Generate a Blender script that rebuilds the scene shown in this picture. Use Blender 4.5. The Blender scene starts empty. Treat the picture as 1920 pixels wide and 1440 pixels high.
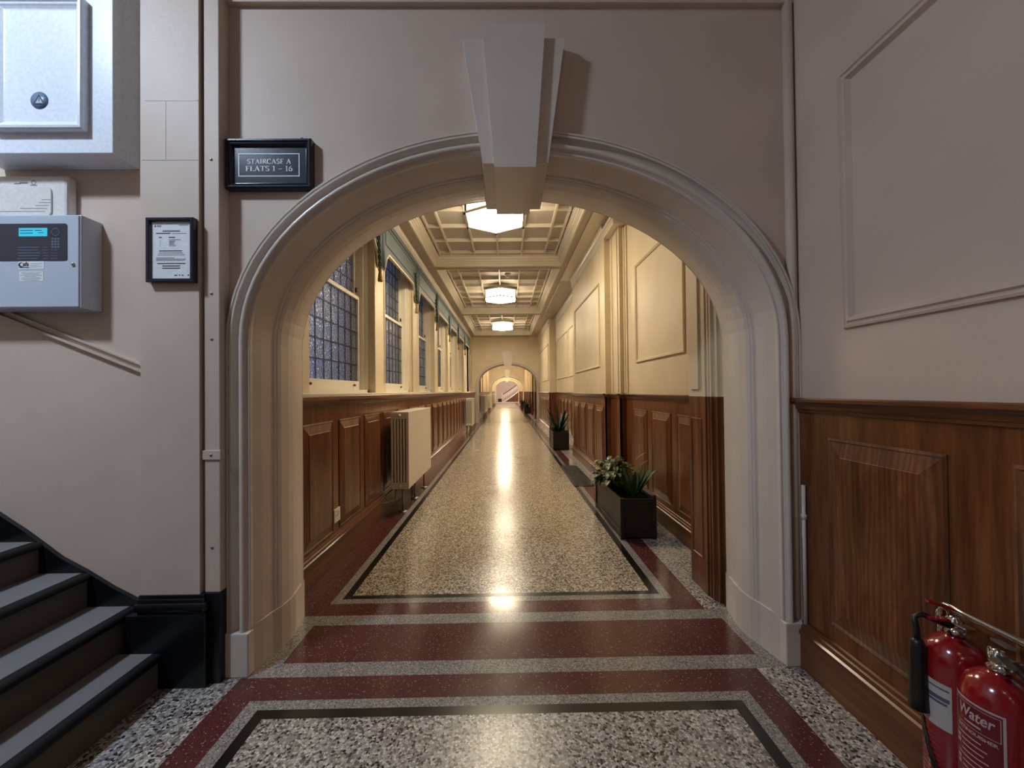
import bpy, bmesh, math, random
from mathutils import Vector, Matrix
random.seed(7)
S = bpy.context.scene
COL = S.collection
PI = math.pi

# ------------------------------------------------------------------ materials
def new_mat(name):
    m = bpy.data.materials.new(name); m.use_nodes = True
    nt = m.node_tree; b = nt.nodes['Principled BSDF']
    return m, nt, b
def setc(b, col, rough=.5, metal=0, spec=.5, coat=0):
    b.inputs['Base Color'].default_value = (*col, 1)
    b.inputs['Roughness'].default_value = rough
    b.inputs['Metallic'].default_value = metal
    b.inputs['Specular IOR Level'].default_value = spec
    b.inputs['Coat Weight'].default_value = coat
    b.inputs['Coat Roughness'].default_value = .15
def pos(nt, scale=(1, 1, 1)):
    g = nt.nodes.new('ShaderNodeNewGeometry')
    mp = nt.nodes.new('ShaderNodeMapping'); mp.inputs['Scale'].default_value = scale
    nt.links.new(g.outputs['Position'], mp.inputs['Vector'])
    return mp.outputs['Vector']
def noise(nt, vec, scale, detail=4, rough=.5):
    n = nt.nodes.new('ShaderNodeTexNoise'); n.inputs['Scale'].default_value = scale
    n.inputs['Detail'].default_value = detail; n.inputs['Roughness'].default_value = rough
    nt.links.new(vec, n.inputs['Vector']); return n
def ramp(nt, fac, stops, interp='LINEAR'):
    r = nt.nodes.new('ShaderNodeValToRGB'); cr = r.color_ramp; cr.interpolation = interp
    while len(cr.elements) > 1: cr.elements.remove(cr.elements[-1])
    cr.elements[0].position = stops[0][0]; cr.elements[0].color = (*stops[0][1], 1)
    for p, c in stops[1:]:
        e = cr.elements.new(p); e.color = (*c, 1)
    nt.links.new(fac, r.inputs['Fac']); return r
def bump(nt, b, h, strength=.1, dist=.01):
    n = nt.nodes.new('ShaderNodeBump'); n.inputs['Strength'].default_value = strength
    n.inputs['Distance'].default_value = dist
    nt.links.new(h, n.inputs['Height']); nt.links.new(n.outputs['Normal'], b.inputs['Normal'])
def mix(nt, fac, a, c):
    m = nt.nodes.new('ShaderNodeMix'); m.data_type = 'RGBA'
    for s, v in ((m.inputs[0], fac), (m.inputs[6], a), (m.inputs[7], c)):
        if hasattr(v, 'links') or hasattr(v, 'is_linked'): nt.links.new(v, s)
        elif isinstance(v, (int, float)): s.default_value = v
        else: s.default_value = (*v, 1)
    return m.outputs[2]
def plain(name, col, rough=.5, metal=0, spec=.5, coat=0, bs=0, bscale=60):
    m, nt, b = new_mat(name); setc(b, col, rough, metal, spec, coat)
    n = noise(nt, pos(nt), bscale, 3)
    v = ramp(nt, n.outputs['Fac'], [(.3, tuple(c*.94 for c in col)), (.7, tuple(min(1, c*1.05) for c in col))])
    nt.links.new(v.outputs['Color'], b.inputs['Base Color'])
    if bs: bump(nt, b, n.outputs['Fac'], bs, .004)
    return m
def paint(name, col, rough=.4):
    m, nt, b = new_mat(name); setc(b, col, rough, 0, .35)
    n1 = noise(nt, pos(nt), 2.2, 5); n2 = noise(nt, pos(nt), 38, 4, .6)
    v = ramp(nt, n1.outputs['Fac'], [(.3, tuple(c*.93 for c in col)), (.7, tuple(min(1, c*1.04) for c in col))])
    nt.links.new(v.outputs['Color'], b.inputs['Base Color'])
    bump(nt, b, n2.outputs['Fac'], .12, .006)
    return m
def wood(name, scale, dark=(.075, .022, .008), mid=(.165, .055, .018), light=(.27, .10, .036), rough=.3, fig=False):
    m, nt, b = new_mat(name); setc(b, mid, rough, 0, .5, .25)
    v = pos(nt, scale)
    n1 = noise(nt, v, 1.6, 6, .6); n2 = noise(nt, v, 9, 5, .65)
    r1 = ramp(nt, n1.outputs['Fac'], [(.28, dark), (.5, mid), (.74, light)])
    r2 = ramp(nt, n2.outputs['Fac'], [(.35, (.55, .5, .47)), (.6, (1, 1, 1))])
    mm = nt.nodes.new('ShaderNodeMix'); mm.data_type = 'RGBA'; mm.blend_type = 'MULTIPLY'
    mm.inputs[0].default_value = .75
    nt.links.new(r1.outputs['Color'], mm.inputs[6]); nt.links.new(r2.outputs['Color'], mm.inputs[7])
    nt.links.new(mm.outputs[2], b.inputs['Base Color'])
    if fig:
        wv = nt.nodes.new('ShaderNodeTexWave'); wv.bands_direction = 'Y'; wv.inputs['Scale'].default_value = 5.5
        wv.inputs['Distortion'].default_value = 9; wv.inputs['Detail'].default_value = 3; wv.inputs['Detail Scale'].default_value = .9
        nt.links.new(pos(nt, (1, 2.2, .35)), wv.inputs['Vector'])
        rw = ramp(nt, wv.outputs['Fac'], [(.2, (.62, .55, .5)), (.7, (1.1, 1.08, 1.05))])
        m3 = nt.nodes.new('ShaderNodeMix'); m3.data_type = 'RGBA'; m3.blend_type = 'MULTIPLY'; m3.inputs[0].default_value = .7
        nt.links.new(mm.outputs[2], m3.inputs[6]); nt.links.new(rw.outputs['Color'], m3.inputs[7]); nt.links.new(m3.outputs[2], b.inputs['Base Color'])
    bump(nt, b, n2.outputs['Fac'], .08, .003)
    return m
def terrazzo(name, scale, stops, matrix, mw=.06, rough=.17, tint=None):
    m, nt, b = new_mat(name); setc(b, matrix, rough, 0, .5)
    v = pos(nt)
    d = noise(nt, v, scale*.6, 2)
    vm = nt.nodes.new('ShaderNodeVectorMath'); vm.operation = 'MULTIPLY_ADD'
    nt.links.new(d.outputs['Color'], vm.inputs[0]); vm.inputs[1].default_value = (.55/scale,)*3
    nt.links.new(v, vm.inputs[2])
    vo = nt.nodes.new('ShaderNodeTexVoronoi'); vo.inputs['Scale'].default_value = scale
    nt.links.new(vm.outputs[0], vo.inputs['Vector'])
    sep = nt.nodes.new('ShaderNodeSeparateColor'); nt.links.new(vo.outputs['Color'], sep.inputs[0])
    r = ramp(nt, sep.outputs[0], stops, 'CONSTANT')
    ve = nt.nodes.new('ShaderNodeTexVoronoi'); ve.feature = 'DISTANCE_TO_EDGE'; ve.inputs['Scale'].default_value = scale
    nt.links.new(vm.outputs[0], ve.inputs['Vector'])
    lt = nt.nodes.new('ShaderNodeMath'); lt.operation = 'LESS_THAN'; lt.inputs[1].default_value = mw
    nt.links.new(ve.outputs['Distance'], lt.inputs[0])
    nt.links.new(mix(nt, lt.outputs[0], r.outputs['Color'], matrix), b.inputs['Base Color'])
    n = noise(nt, v, 3, 4)
    rr = ramp(nt, n.outputs['Fac'], [(.3, (rough*.8,)*3), (.75, (rough*1.35,)*3)])
    nt.links.new(rr.outputs['Color'], b.inputs['Roughness'])
    return m
M = {}
M['wall'] = paint('wall_paint', (.63, .495, .41), .5)
M['arch'] = paint('arch_paint', (.66, .57, .50), .3)
M['cream'] = paint('cream_paint', (.69, .58, .40), .45)
M['white'] = paint('white_gloss', (.78, .72, .60), .3)
M['ceil'] = paint('ceiling_paint', (.50, .455, .40), .45)
M['wood'] = wood('mahogany_upright', (9, 9, .55))
M['woodh'] = wood('mahogany_long', (9, .55, 9))
M['woodf'] = wood('mahogany_figured', (5, 5, .9), (.08, .024, .009), (.175, .06, .022), (.31, .13, .055), fig=True)
M['black'] = plain('black_gloss_paint', (.006, .006, .009), .28, 0, .5)
M['field'] = terrazzo('terrazzo_field', 92, [(0, (.014, .012, .011)), (.13, (.11, .095, .085)), (.26, (.29, .26, .235)), (.50, (.45, .41, .375)), (.76, (.62, .575, .53)), (.93, (.24, .18, .14))], (.21, .185, .165), .05, .27)
M['tan'] = terrazzo('terrazzo_tan', 92, [(0, (.014, .012, .010)), (.13, (.12, .10, .075)), (.27, (.32, .265, .205)), (.50, (.48, .41, .325)), (.76, (.65, .575, .47)), (.93, (.26, .18, .115))], (.23, .19, .145), .05, .21)
M['grey'] = terrazzo('terrazzo_grey', 170, [(0, (.10, .09, .085)), (.2, (.22, .20, .185)), (.6, (.30, .27, .25)), (.85, (.42, .39, .36))], (.20, .18, .165), .05, .18)
M['red'] = terrazzo('terrazzo_red', 150, [(0, (.082, .024, .022)), (.35, (.105, .034, .031)), (.7, (.066, .018, .017)), (.94, (.26, .19, .18))], (.09, .027, .025), .12, .17)
M['blk'] = plain('black_stone', (.008, .007, .006), .22)
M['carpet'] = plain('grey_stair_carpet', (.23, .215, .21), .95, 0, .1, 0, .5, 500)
M['carpetshade'] = plain('shaded_riser', (.13, .11, .09), .9, 0, .1, 0, .4, 400)  # darker copy of the carpet, shade on the risers put into its colour
M['nosing'] = plain('black_rubber', (.012, .011, .012), .55, 0, .4)
M['metalpaint'] = plain('grey_painted_steel', (.50, .55, .64), .35, 0, .5, 0, .1, 700)
M['cab'] = plain('white_painted_board', (.80, .83, .90), .3, 0, .5)
M['dark'] = plain('dark_plastic', (.020, .026, .045), .22)
M['lcd'] = None
M['paper'] = plain('paper', (.80, .80, .82), .6)
M['ink'] = plain('ink', (.03, .03, .05), .6)
M['inkgrey'] = plain('grey_ink', (.20, .21, .27), .6)
M['navy'] = plain('navy_gloss', (.011, .016, .034), .2, 0, .6)
M['signwhite'] = plain('sign_white', (.80, .80, .82), .45)
M['chrome'] = plain('chrome', (.62, .62, .60), .16, 1)
M['steel'] = plain('dull_steel', (.30, .29, .28), .4, 1)
M['brass'] = plain('bronze_fitting', (.10, .06, .03), .35, .9)
M['rad'] = plain('radiator_enamel', (.74, .67, .54), .28)
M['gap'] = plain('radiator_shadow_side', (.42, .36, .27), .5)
M['plastic'] = plain('white_plastic', (.75, .72, .68), .35)
M['planter'] = plain('planter_dark_brown', (.016, .010, .007), .45)
M['soil'] = plain('soil', (.012, .008, .006), .95, 0, .1, 0, .8, 120)
M['leaf'] = plain('leaf_green', (.030, .075, .018), .38, 0, .5)
M['leafv'] = None
M['leafd'] = plain('leaf_dark', (.012, .035, .012), .4)
M['straw'] = plain('dried_flower', (.34, .22, .11), .7)
M['pelmet'] = plain('blue_grey_pelmet', (.105, .130, .140), .55, 0, .4, 0, .15, 160)
M['braid'] = plain('cream_braid', (.62, .55, .33), .7)
M['rope'] = plain('green_rope', (.025, .045, .035), .8)
M['tassel'] = plain('gold_tassel', (.34, .20, .06), .75)
M['lead'] = plain('lead_came', (.012, .012, .016), .5)
M['redpaint'] = plain('red_enamel', (.26, .006, .010), .16, 0, .6, .4)
M['reddark'] = plain('label_red', (.15, .005, .012), .3)
M['labelink'] = plain('label_pale', (.50, .36, .36), .5)
M['blackplastic'] = plain('black_plastic', (.008, .008, .008), .4)
M['grate'] = plain('iron_grate', (.030, .025, .020), .4, .6)
# frosted, hammered window glass
m, nt, b = new_mat('hammered_glass'); setc(b, (.72, .75, .82), .2, 0, .6)
b.inputs['Transmission Weight'].default_value = 1; b.inputs['IOR'].default_value = 1.45
vo = nt.nodes.new('ShaderNodeTexVoronoi'); vo.inputs['Scale'].default_value = 55; vo.feature = 'SMOOTH_F1'
nt.links.new(pos(nt), vo.inputs['Vector']); bump(nt, b, vo.outputs['Distance'], .5, .02)
M['glass'] = m
m, nt, b = new_mat('picture_glass'); setc(b, (1, 1, 1), .02); b.inputs['Transmission Weight'].default_value = 1
M['clear'] = m
def emit(name, col, st, base=(.8, .8, .8)):
    m, nt, b = new_mat(name); setc(b, base, .4)
    b.inputs['Emission Color'].default_value = (*col, 1); b.inputs['Emission Strength'].default_value = st
    return m
LAMPC = (1.0, .84, .60)
M['lcd'] = emit('lcd_screen', (.02, .55, .75), .75, (.02, .2, .3))
M['lamp'] = emit('lamp_glass', LAMPC, 54)
M['lampside'] = emit('lamp_side_glass', LAMPC, 13)
M['bar'] = plain('black_iron', (.004, .004, .004), .6, 0, .2)
M['lamplow'] = M['lamp']
M['cool'] = emit('cool_lamp_glass', (.64, .80, 1.0), 285)
M['back'] = emit('foyer_lamp_glass', (1.0, .86, .72), 9)
M['far'] = emit('far_lamp_glass', (1.0, .82, .58), 60)
M['farside'] = M['far']
M['hall'] = emit('hall_lamp_glass', (1.0, .85, .74), 420)
m, nt, b = new_mat('variegated_leaf'); setc(b, (.05, .1, .03), .4)
n = noise(nt, pos(nt), 45, 3)
r = ramp(nt, n.outputs['Fac'], [(.40, (.020, .055, .014)), (.52, (.07, .11, .035)), (.66, (.28, .28, .15))])
nt.links.new(r.outputs['Color'], b.inputs['Base Color']); M['leafv'] = m

# ------------------------------------------------------------------ mesh helpers
class MB:
    def __init__(s): s.v = []; s.f = []; s.m = []; s.mi = 0; s.sm = []; s.smooth = False
    def add(s, verts, faces):
        o = len(s.v); s.v += [tuple(p) for p in verts]
        for f in faces:
            s.f.append([i+o for i in f]); s.m.append(s.mi); s.sm.append(s.smooth)
    def mat(s, i): s.mi = i; return s
    def box(s, x0, x1, y0, y1, z0, z1, bev=0):
        x0, x1 = min(x0, x1), max(x0, x1); y0, y1 = min(y0, y1), max(y0, y1); z0, z1 = min(z0, z1), max(z0, z1)
        if bev > 0:
            bm = bmesh.new(); bmesh.ops.create_cube(bm, size=1)
            for v in bm.verts: v.co = Vector(((x0+x1)/2+v.co.x*(x1-x0), (y0+y1)/2+v.co.y*(y1-y0), (z0+z1)/2+v.co.z*(z1-z0)))
            bmesh.ops.bevel(bm, geom=bm.edges[:], offset=bev, segments=2, affect='EDGES', profile=.5)
            bm.verts.index_update(); s.add([v.co[:] for v in bm.verts], [[v.index for v in f.verts] for f in bm.faces]); bm.free(); return s
        s.add([(x, y, z) for z in (z0, z1) for y in (y0, y1) for x in (x0, x1)],
              [(0, 2, 3, 1), (4, 5, 7, 6), (0, 1, 5, 4), (2, 6, 7, 3), (0, 4, 6, 2), (1, 3, 7, 5)]); return s
    def poly(s, pts): s.add(pts, [list(range(len(pts)))]); return s
    def prism(s, pts, d):                       # planar polygon extruded by vector d
        n = len(pts); d = Vector(d)
        s.add([Vector(p) for p in pts]+[Vector(p)+d for p in pts],
              [list(range(n))[::-1], list(range(n, 2*n))]+[[i, (i+1) % n, n+(i+1) % n, n+i] for i in range(n)]); return s
    def tube(s, path, r, n=10, cap=True):
        path = [Vector(p) for p in path]; rs = r if isinstance(r, (list, tuple)) else [r]*len(path)
        vs = []; up = None
        for i, p in enumerate(path):
            t = (path[min(i+1, len(path)-1)]-path[max(i-1, 0)]).normalized()
            if up is None: up = Vector((0, 0, 1)) if abs(t.z) < .9 else Vector((1, 0, 0))
            a = t.cross(up).normalized(); c = a.cross(t); up = c
            vs += [p+(a*math.cos(k*2*PI/n)+c*math.sin(k*2*PI/n))*rs[i] for k in range(n)]
        fs = [[i*n+k, i*n+(k+1) % n, (i+1)*n+(k+1) % n, (i+1)*n+k] for i in range(len(path)-1) for k in range(n)]
        if cap: fs += [list(range(n))[::-1], list(range((len(path)-1)*n, len(path)*n))]
        sm = s.smooth; s.smooth = True; s.add(vs, fs); s.smooth = sm; return s
    def lathe(s, prof, c=(0, 0, 0), n=24, axis='z'):
        vs = []
        for r, h in prof:
            for k in range(n):
                a = k*2*PI/n; x, y = r*math.cos(a), r*math.sin(a)
                p = (x, y, h) if axis == 'z' else ((h, x, y) if axis == 'x' else (x, h, y))
                vs.append((p[0]+c[0], p[1]+c[1], p[2]+c[2]))
        fs = [[i*n+k, i*n+(k+1) % n, (i+1)*n+(k+1) % n, (i+1)*n+k] for i in range(len(prof)-1) for k in range(n)]
        fs += [list(range(n))[::-1], list(range((len(prof)-1)*n, len(prof)*n))]
        sm = s.smooth; s.smooth = True; s.add(vs, fs); s.smooth = sm; return s
    def sphere(s, c, r, sc=(1, 1, 1), n=12):
        pr = [(max(1e-4, r*math.sin(i*PI/8)), -r*math.cos(i*PI/8)) for i in range(9)]
        o = len(s.v); s.lathe(pr, (0, 0, 0), n)
        for i in range(o, len(s.v)):
            p = s.v[i]; s.v[i] = (p[0]*sc[0]+c[0], p[1]*sc[1]+c[1], p[2]*sc[2]+c[2])
        return s
    def frame(s, pts, nrm, prof):               # mitred moulding round a closed planar polygon; prof = (inset, height)
        pts = [Vector(p) for p in pts]; nrm = Vector(nrm).normalized(); n = len(pts)
        cen = sum(pts, Vector())/n; k = len(prof); vs = []
        for i, p in enumerate(pts):
            e0 = (p-pts[i-1]).normalized(); e1 = (pts[(i+1) % n]-p).normalized()
            i0 = nrm.cross(e0); i1 = nrm.cross(e1)
            if i0.dot(cen-p) < 0: i0 = -i0
            if i1.dot(cen-p) < 0: i1 = -i1
            mv = (i0+i1)/(1+i0.dot(i1))
            vs += [p+mv*a+nrm*h for a, h in prof]
        s.add(vs, [[i*k+j, ((i+1) % n)*k+j, ((i+1) % n)*k+j+1, i*k+j+1] for i in range(n) for j in range(k-1)]); return s
    def build(s, name, mats, parent=None, smooth=None):
        org = wloc(parent)
        me = bpy.data.meshes.new(name)
        me.from_pydata([(p[0]-org.x, p[1]-org.y, p[2]-org.z) for p in s.v], [], s.f)
        if not isinstance(mats, (list, tuple)): mats = [mats]
        for mm in mats: me.materials.append(mm)
        me.polygons.foreach_set('material_index', s.m); me.polygons.foreach_set('use_smooth', s.sm)
        bm = bmesh.new(); bm.from_mesh(me); bmesh.ops.recalc_face_normals(bm, faces=bm.faces[:]); bm.to_mesh(me); bm.free()
        me.update()
        o = bpy.data.objects.new(name, me); COL.objects.link(o)
        if parent is not None: o.parent = parent
        return o
def wloc(o):
    v = Vector((0, 0, 0))
    while o is not None: v += o.location; o = o.parent
    return v
def thing(name, label, cat, loc=(0, 0, 0), group=None):
    o = bpy.data.objects.new(name, None); COL.objects.link(o); o.location = loc; o.empty_display_size = .1
    return tag(o, label, cat, group)
def tag(o, label, cat, group=None):
    o['label'] = label; o['category'] = cat
    if group: o['group'] = group
    return o
def struct(o): o['kind'] = 'structure'; return o
def sroot(name, loc=(0, 0, 0)):
    o = bpy.data.objects.new(name, None); COL.objects.link(o); o.location = loc; o.empty_display_size = .1
    return struct(o)
KIDS = {}
def dup(root, loc, label=None):
    r = root.copy(); COL.objects.link(r); r.location = loc
    if label: r['label'] = label
    for ch in list(root.children):
        c = ch.copy(); COL.objects.link(c); c.parent = r
        for g in list(ch.children):
            d = g.copy(); COL.objects.link(d); d.parent = c
    return r
def text2d(txt, size=1, shear=0, offset=0, align='LEFT'):
    cu = bpy.data.curves.new('t', 'FONT'); cu.body = txt; cu.size = size; cu.shear = shear; cu.offset = offset; cu.align_x = align
    o = bpy.data.objects.new('t', cu); COL.objects.link(o)
    dg = bpy.context.evaluated_depsgraph_get(); me = o.evaluated_get(dg).to_mesh()
    vs = [v.co.copy() for v in me.vertices]; fs = [list(p.vertices) for p in me.polygons]
    o.evaluated_get(dg).to_mesh_clear(); bpy.data.objects.remove(o); bpy.data.curves.remove(cu)
    return vs, fs

# ------------------------------------------------------------------ camera
yaw, pitch, roll = (math.radians(a) for a in (.75, .6, .62))
fw = Vector((math.sin(yaw)*math.cos(pitch), math.cos(yaw)*math.cos(pitch), math.sin(pitch)))
r0 = fw.cross(Vector((0, 0, 1))).normalized(); u0 = r0.cross(fw)
rr_ = r0*math.cos(roll)-u0*math.sin(roll); uu_ = u0*math.cos(roll)+r0*math.sin(roll)
F = 740.
cd = bpy.data.cameras.new('camera'); cam = bpy.data.objects.new('camera', cd); COL.objects.link(cam)
cam.matrix_world = Matrix(((rr_.x, uu_.x, -fw.x, 0), (rr_.y, uu_.y, -fw.y, 0), (rr_.z, uu_.z, -fw.z, 1.5), (0, 0, 0, 1)))
cd.sensor_width = 36; cd.lens = F/1920*36; cd.clip_start = .03; cd.clip_end = 200
Yd = Vector((0, 1, 0))
sx = 950.3-(960+F*Yd.dot(rr_)/Yd.dot(fw)); sy = 733.5-(720-F*Yd.dot(uu_)/Yd.dot(fw))
cd.shift_x = -sx/1920; cd.shift_y = sy/1920
S.camera = cam

# ------------------------------------------------------------------ floor
FZ = 0
fl = MB()
def rect(mi, x0, x1, y0, y1): fl.mat(mi).poly([(x0, y0, FZ), (x1, y0, FZ), (x1, y1, FZ), (x0, y1, FZ)])
FI, GR, RE, BL, TA = 0, 1, 2, 3, 4
xs = [-6, -1.42, -1.27, -1.2, -1.146, 1.06, 1.116, 1.18, 1.325, 2.4]   # foyer columns
ysf = [-8, 1.85, 1.903, 1.96, 2.117]
colm = [FI, RE, GR, BL, FI, BL, GR, RE, FI]; rowlim = {1: BL, 2: GR, 3: RE}
for c in range(9):
    for r_ in range(4):
        y0, y1 = ysf[r_], ysf[r_+1]
        if r_ == 0: k = colm[c]
        else:
            lev = {1: 0, 2: 1, 3: 2}[r_]                # distance of the row from the field
            dist = [3, 2, 1, 0, -1, 0, 1, 2, 3][c]
            k = FI if dist == 3 else [BL, GR, RE][max(lev, dist)]
        rect(k, xs[c], xs[c+1], y0, y1)
rect(GR, -6, 2.4, 2.117, 2.226)
rect(GR, -6, -1.262, 2.226, 2.579); rect(RE, -1.262, 1.39, 2.226, 2.579); rect(GR, 1.39, 2.4, 2.226, 2.579)
rect(GR, -6, 2.4, 2.579, 2.689)
xs = [-2.4, -1.272, -1.21, -1.155, 1.045, 1.105, 1.17, 1.335, 2.4]
colm = [RE, GR, BL, FI, BL, GR, RE, FI]; dists = [2, 1, 0, -1, 0, 1, 2, 3]
def ring(y0, y1):
    ys = [y0, y0+.149, y0+.212, y0+.261, y1-.261, y1-.212, y1-.149, y1]
    lv = [2, 1, 0, -1, 0, 1, 2]
    for c in range(8):
        for k in range(7):
            d = max(dists[c], lv[k]); rect(FI if d == 3 else TA if d == -1 else [BL, GR, RE][d], xs[c], xs[c+1], ys[k], ys[k+1])
ring(2.689, 18.9); rect(GR, -2.4, 2.4, 18.9, 19.65); ring(19.65, 35.3); rect(GR, -2.4, 2.4, 35.3, 36.05)
ring(36.05, 50); rect(GR, -2.4, 2.4, 50, 50.6); rect(FI, -8, 8, 50.6, 62)
floor = struct(fl.build('floor', [M['field'], M['grey'], M['red'], M['blk'], M['tan']]))

# ------------------------------------------------------------------ arches
CX = .053
def arch_path(a=1.44, b=1.03, zs=1.78, n=40, z0=0):
    pts = [(CX-a, z0), (CX-a, zs*.5), (CX-a, zs)]
    for i in range(1, n): t = PI-i*PI/n; pts.append((CX+a*math.cos(t), zs+b*math.sin(t)))
    pts += [(CX+a, zs), (CX+a, zs*.5), (CX+a, z0)]
    nr = []
    for x, z in pts:
        if z <= zs: nr.append((-1, 0) if x < CX else (1, 0))
        else:
            g = Vector(((x-CX)/a**2, (z-zs)/b**2)).normalized(); nr.append((g.x, g.y))
    return pts, nr
AP, AN = arch_path()
def sweep_arch(mb, prof, pts=AP, nrm=AN):
    k = len(prof); vs = []
    for (x, z), (nx, nz) in zip(pts, nrm): vs += [(x+nx*o, y, z+nz*o) for o, y in prof]
    mb.add(vs, [[i*k+j, (i+1)*k+j, (i+1)*k+j+1, i*k+j+1] for i in range(len(pts)-1) for j in range(k-1)])
def arch_plate(mb, y, x0, x1, z1, o=.0):
    inner = [(x+nx*o, y, z+nz*o) for (x, z), (nx, nz) in zip(AP, AN)]
    # strips from arch to outer rectangle
    outer = []
    for (x, _, z) in inner:
        if z <= 1.79: outer.append((x0 if x < CX else x1, y, z))
        else:
            t = math.atan2(z-1.78, x-CX)
            wx = (x1-CX) if math.cos(t) > 0 else (CX-x0); h = z1-1.78
            k = min(wx/max(1e-6, abs(math.cos(t))), h/max(1e-6, math.sin(t)))
            outer.append((CX+math.cos(t)*k, y, 1.78+math.sin(t)*k))
    n = len(inner); mb.add(inner+outer, [[i, i+1, n+i+1, n+i] for i in range(n-1)])
    for cx_, sgn in ((x0, -1), (x1, 1)):        # corner fill
        idx = [i for i, p in enumerate(outer) if abs(p[0]-cx_) < 1e-4 and p[2] > 1.79]
        if not idx: continue
        i = max(idx) if sgn < 0 else min(idx); j = i+1 if sgn < 0 else i-1
        mb.poly([outer[i], (cx_, y, z1), outer[j]])
def make_arch(k, yw, depth, x0, x1, z1, wallname, wm, am):
    w = MB(); arch_plate(w, yw, x0, x1, z1, .03); arch_plate(w, yw+depth, x0, x1, z1, 0)
    w.box(x0, x1, yw, yw+depth, z1, z1+.15)
    w.mat(0).poly([(x0, yw, 0), (x0, yw+depth, 0), (x0, yw+depth, z1), (x0, yw, z1)]).poly([(x1, yw, 0), (x1, yw+depth, 0), (x1, yw+depth, z1), (x1, yw, z1)])
    wo = struct(w.build(wallname, wm))
    t = sroot('trim_%d' % k, (CX, yw, 0))
    a = MB(); a.smooth = False
    f = yw-.04
    tor = [(.034+.015*math.cos(q*PI/8), f+.008-.016*math.sin(q*PI/8)) for q in range(9)]
    cove = [(.088-.026*(1-math.cos(q*PI/10)), f+.008+.026*math.sin(q*PI/10)) for q in range(6)]
    sweep_arch(a, [(.118, yw+.002), (.118, f+.006), (.115, f), (.106, f), (.104, f+.006), (.100, f+.006), (.098, f), (.088, f), (.088, f+.008)]+cove+[(.056, f+.034), (.054, f+.012), (.049, f+.012)]+tor+[(.016, f+.010), (.014, f+.016), (.003, f+.016), (0, f+.02), (0, yw+.03)])
    a.build('archivolt', am, t)
    a = MB(); e = yw+depth
    sweep_arch(a, [(.03, yw-.01), (.0, yw), (-.012, yw+.06), (-.02, yw+.12), (-.022, yw+.15), (-.030, yw+.155), (-.030, yw+.17), (-.036, yw+.175), (-.042, yw+.20), (-.046, yw+.27), (-.042, yw+.33), (-.034, yw+.345), (-.026, yw+.40), (-.012, yw+.47), (0, e-.01), (.0, e), (.03, e)])
    a.build('intrados', am, t)
    # plinths
    for s in (-1, 1):
        p = MB(); xi = CX+s*1.44
        p.box(xi-s*.004, xi+s*.125, f-.012, yw+.01, 0, .232, .006)
        pts = [(CX+s*1.44, 0), (CX+s*1.44, .245)]; nr = [(s, 0)]*2
        sweep_arch(p, [(.0, yw-.02), (-.004, yw), (-.018, yw+.06), (-.028, yw+.13), (-.046, yw+.19), (-.053, yw+.27), (-.048, yw+.34), (-.034, yw+.40), (-.02, yw+.47), (-.006, e)], pts, nr)
        q = [(-.0, yw), (-.018, yw+.06), (-.028, yw+.13), (-.046, yw+.19), (-.053, yw+.27), (-.048, yw+.34), (-.034, yw+.40), (-.02, yw+.47)]
        p.poly([(CX+s*(1.44+o), y, .245) for o, y in q]+[(CX+s*1.44, yw+.47, .247), (CX+s*1.44, yw, .247)])
        p.build('plinth', am, t)
    # keystone
    kx = .022+CX-.02
    g = MB()
    g.add([(kx+x, y, z) for (x, y, z) in ((-.165, yw-.12, 3.433), (.168, yw-.12, 3.433), (.11, yw-.12, 2.672), (-.108, yw-.12, 2.672), (-.165, e, 3.433), (.168, e, 3.433), (.112, e, 2.715), (-.112, e, 2.715))],
          [(0, 1, 2, 3), (7, 6, 5, 4), (0, 4, 5, 1), (3, 2, 6, 7), (0, 3, 7, 4), (1, 5, 6, 2)])
    g.build('keystone', am, t)
    g = MB()
    g.add([(kx+x, y, z) for (x, y, z) in ((-.272, yw-.088, 3.38), (.274, yw-.088, 3.38), (.178, yw-.088, 2.709), (-.168, yw-.088, 2.709), (-.272, e-.002, 3.38), (.274, e-.002, 3.38), (.187, e-.002, 2.748), (-.182, e-.002, 2.748))],
          [(0, 1, 2, 3), (7, 6, 5, 4), (0, 4, 5, 1), (3, 2, 6, 7), (0, 3, 7, 4), (1, 5, 6, 2)])
    g.build('keystone_backing', am, t)
    return wo, t
YW = 2.17
XR = 1.61
make_arch(1, YW, .53, -1.66, 1.9, 4.6, 'wall_front', M['wall'], M['arch'])
make_arch(2, 19.0, .55, -1.9, 2.1, 4.3, 'wall_middle', M['cream'], M['arch'])
make_arch(3, 35.4, .55, -1.9, 2.1, 4.3, 'wall_far', M['cream'], M['white'])
make_arch(4, 50.0, .55, -1.9, 2.1, 4.3, 'wall_end', M['cream'], M['white'])

# ------------------------------------------------------------------ foyer shell
w = MB(); w.box(-5, -1.655, YW, YW+.3, 0, 4.6); struct(w.build('wall_front_left', M['wall']))
w = MB(); w.box(XR, XR+.2, -8, YW, 0, 4.6); wr = struct(w.build('wall_foyer_right', M['wall']))
w = MB(); w.box(-5.2, -5, -8, YW+.3, 0, 4.6); struct(w.build('wall_foyer_left', M['wall']))
w = MB(); w.box(-5.2, 1.9, -8.2, -8, 0, 4.6); struct(w.build('wall_back', M['wall']))
w = MB(); w.box(-5.2, 1.9, -8.2, YW, 4.6, 4.8); struct(w.build('ceiling_foyer', M['ceil']))
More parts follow.
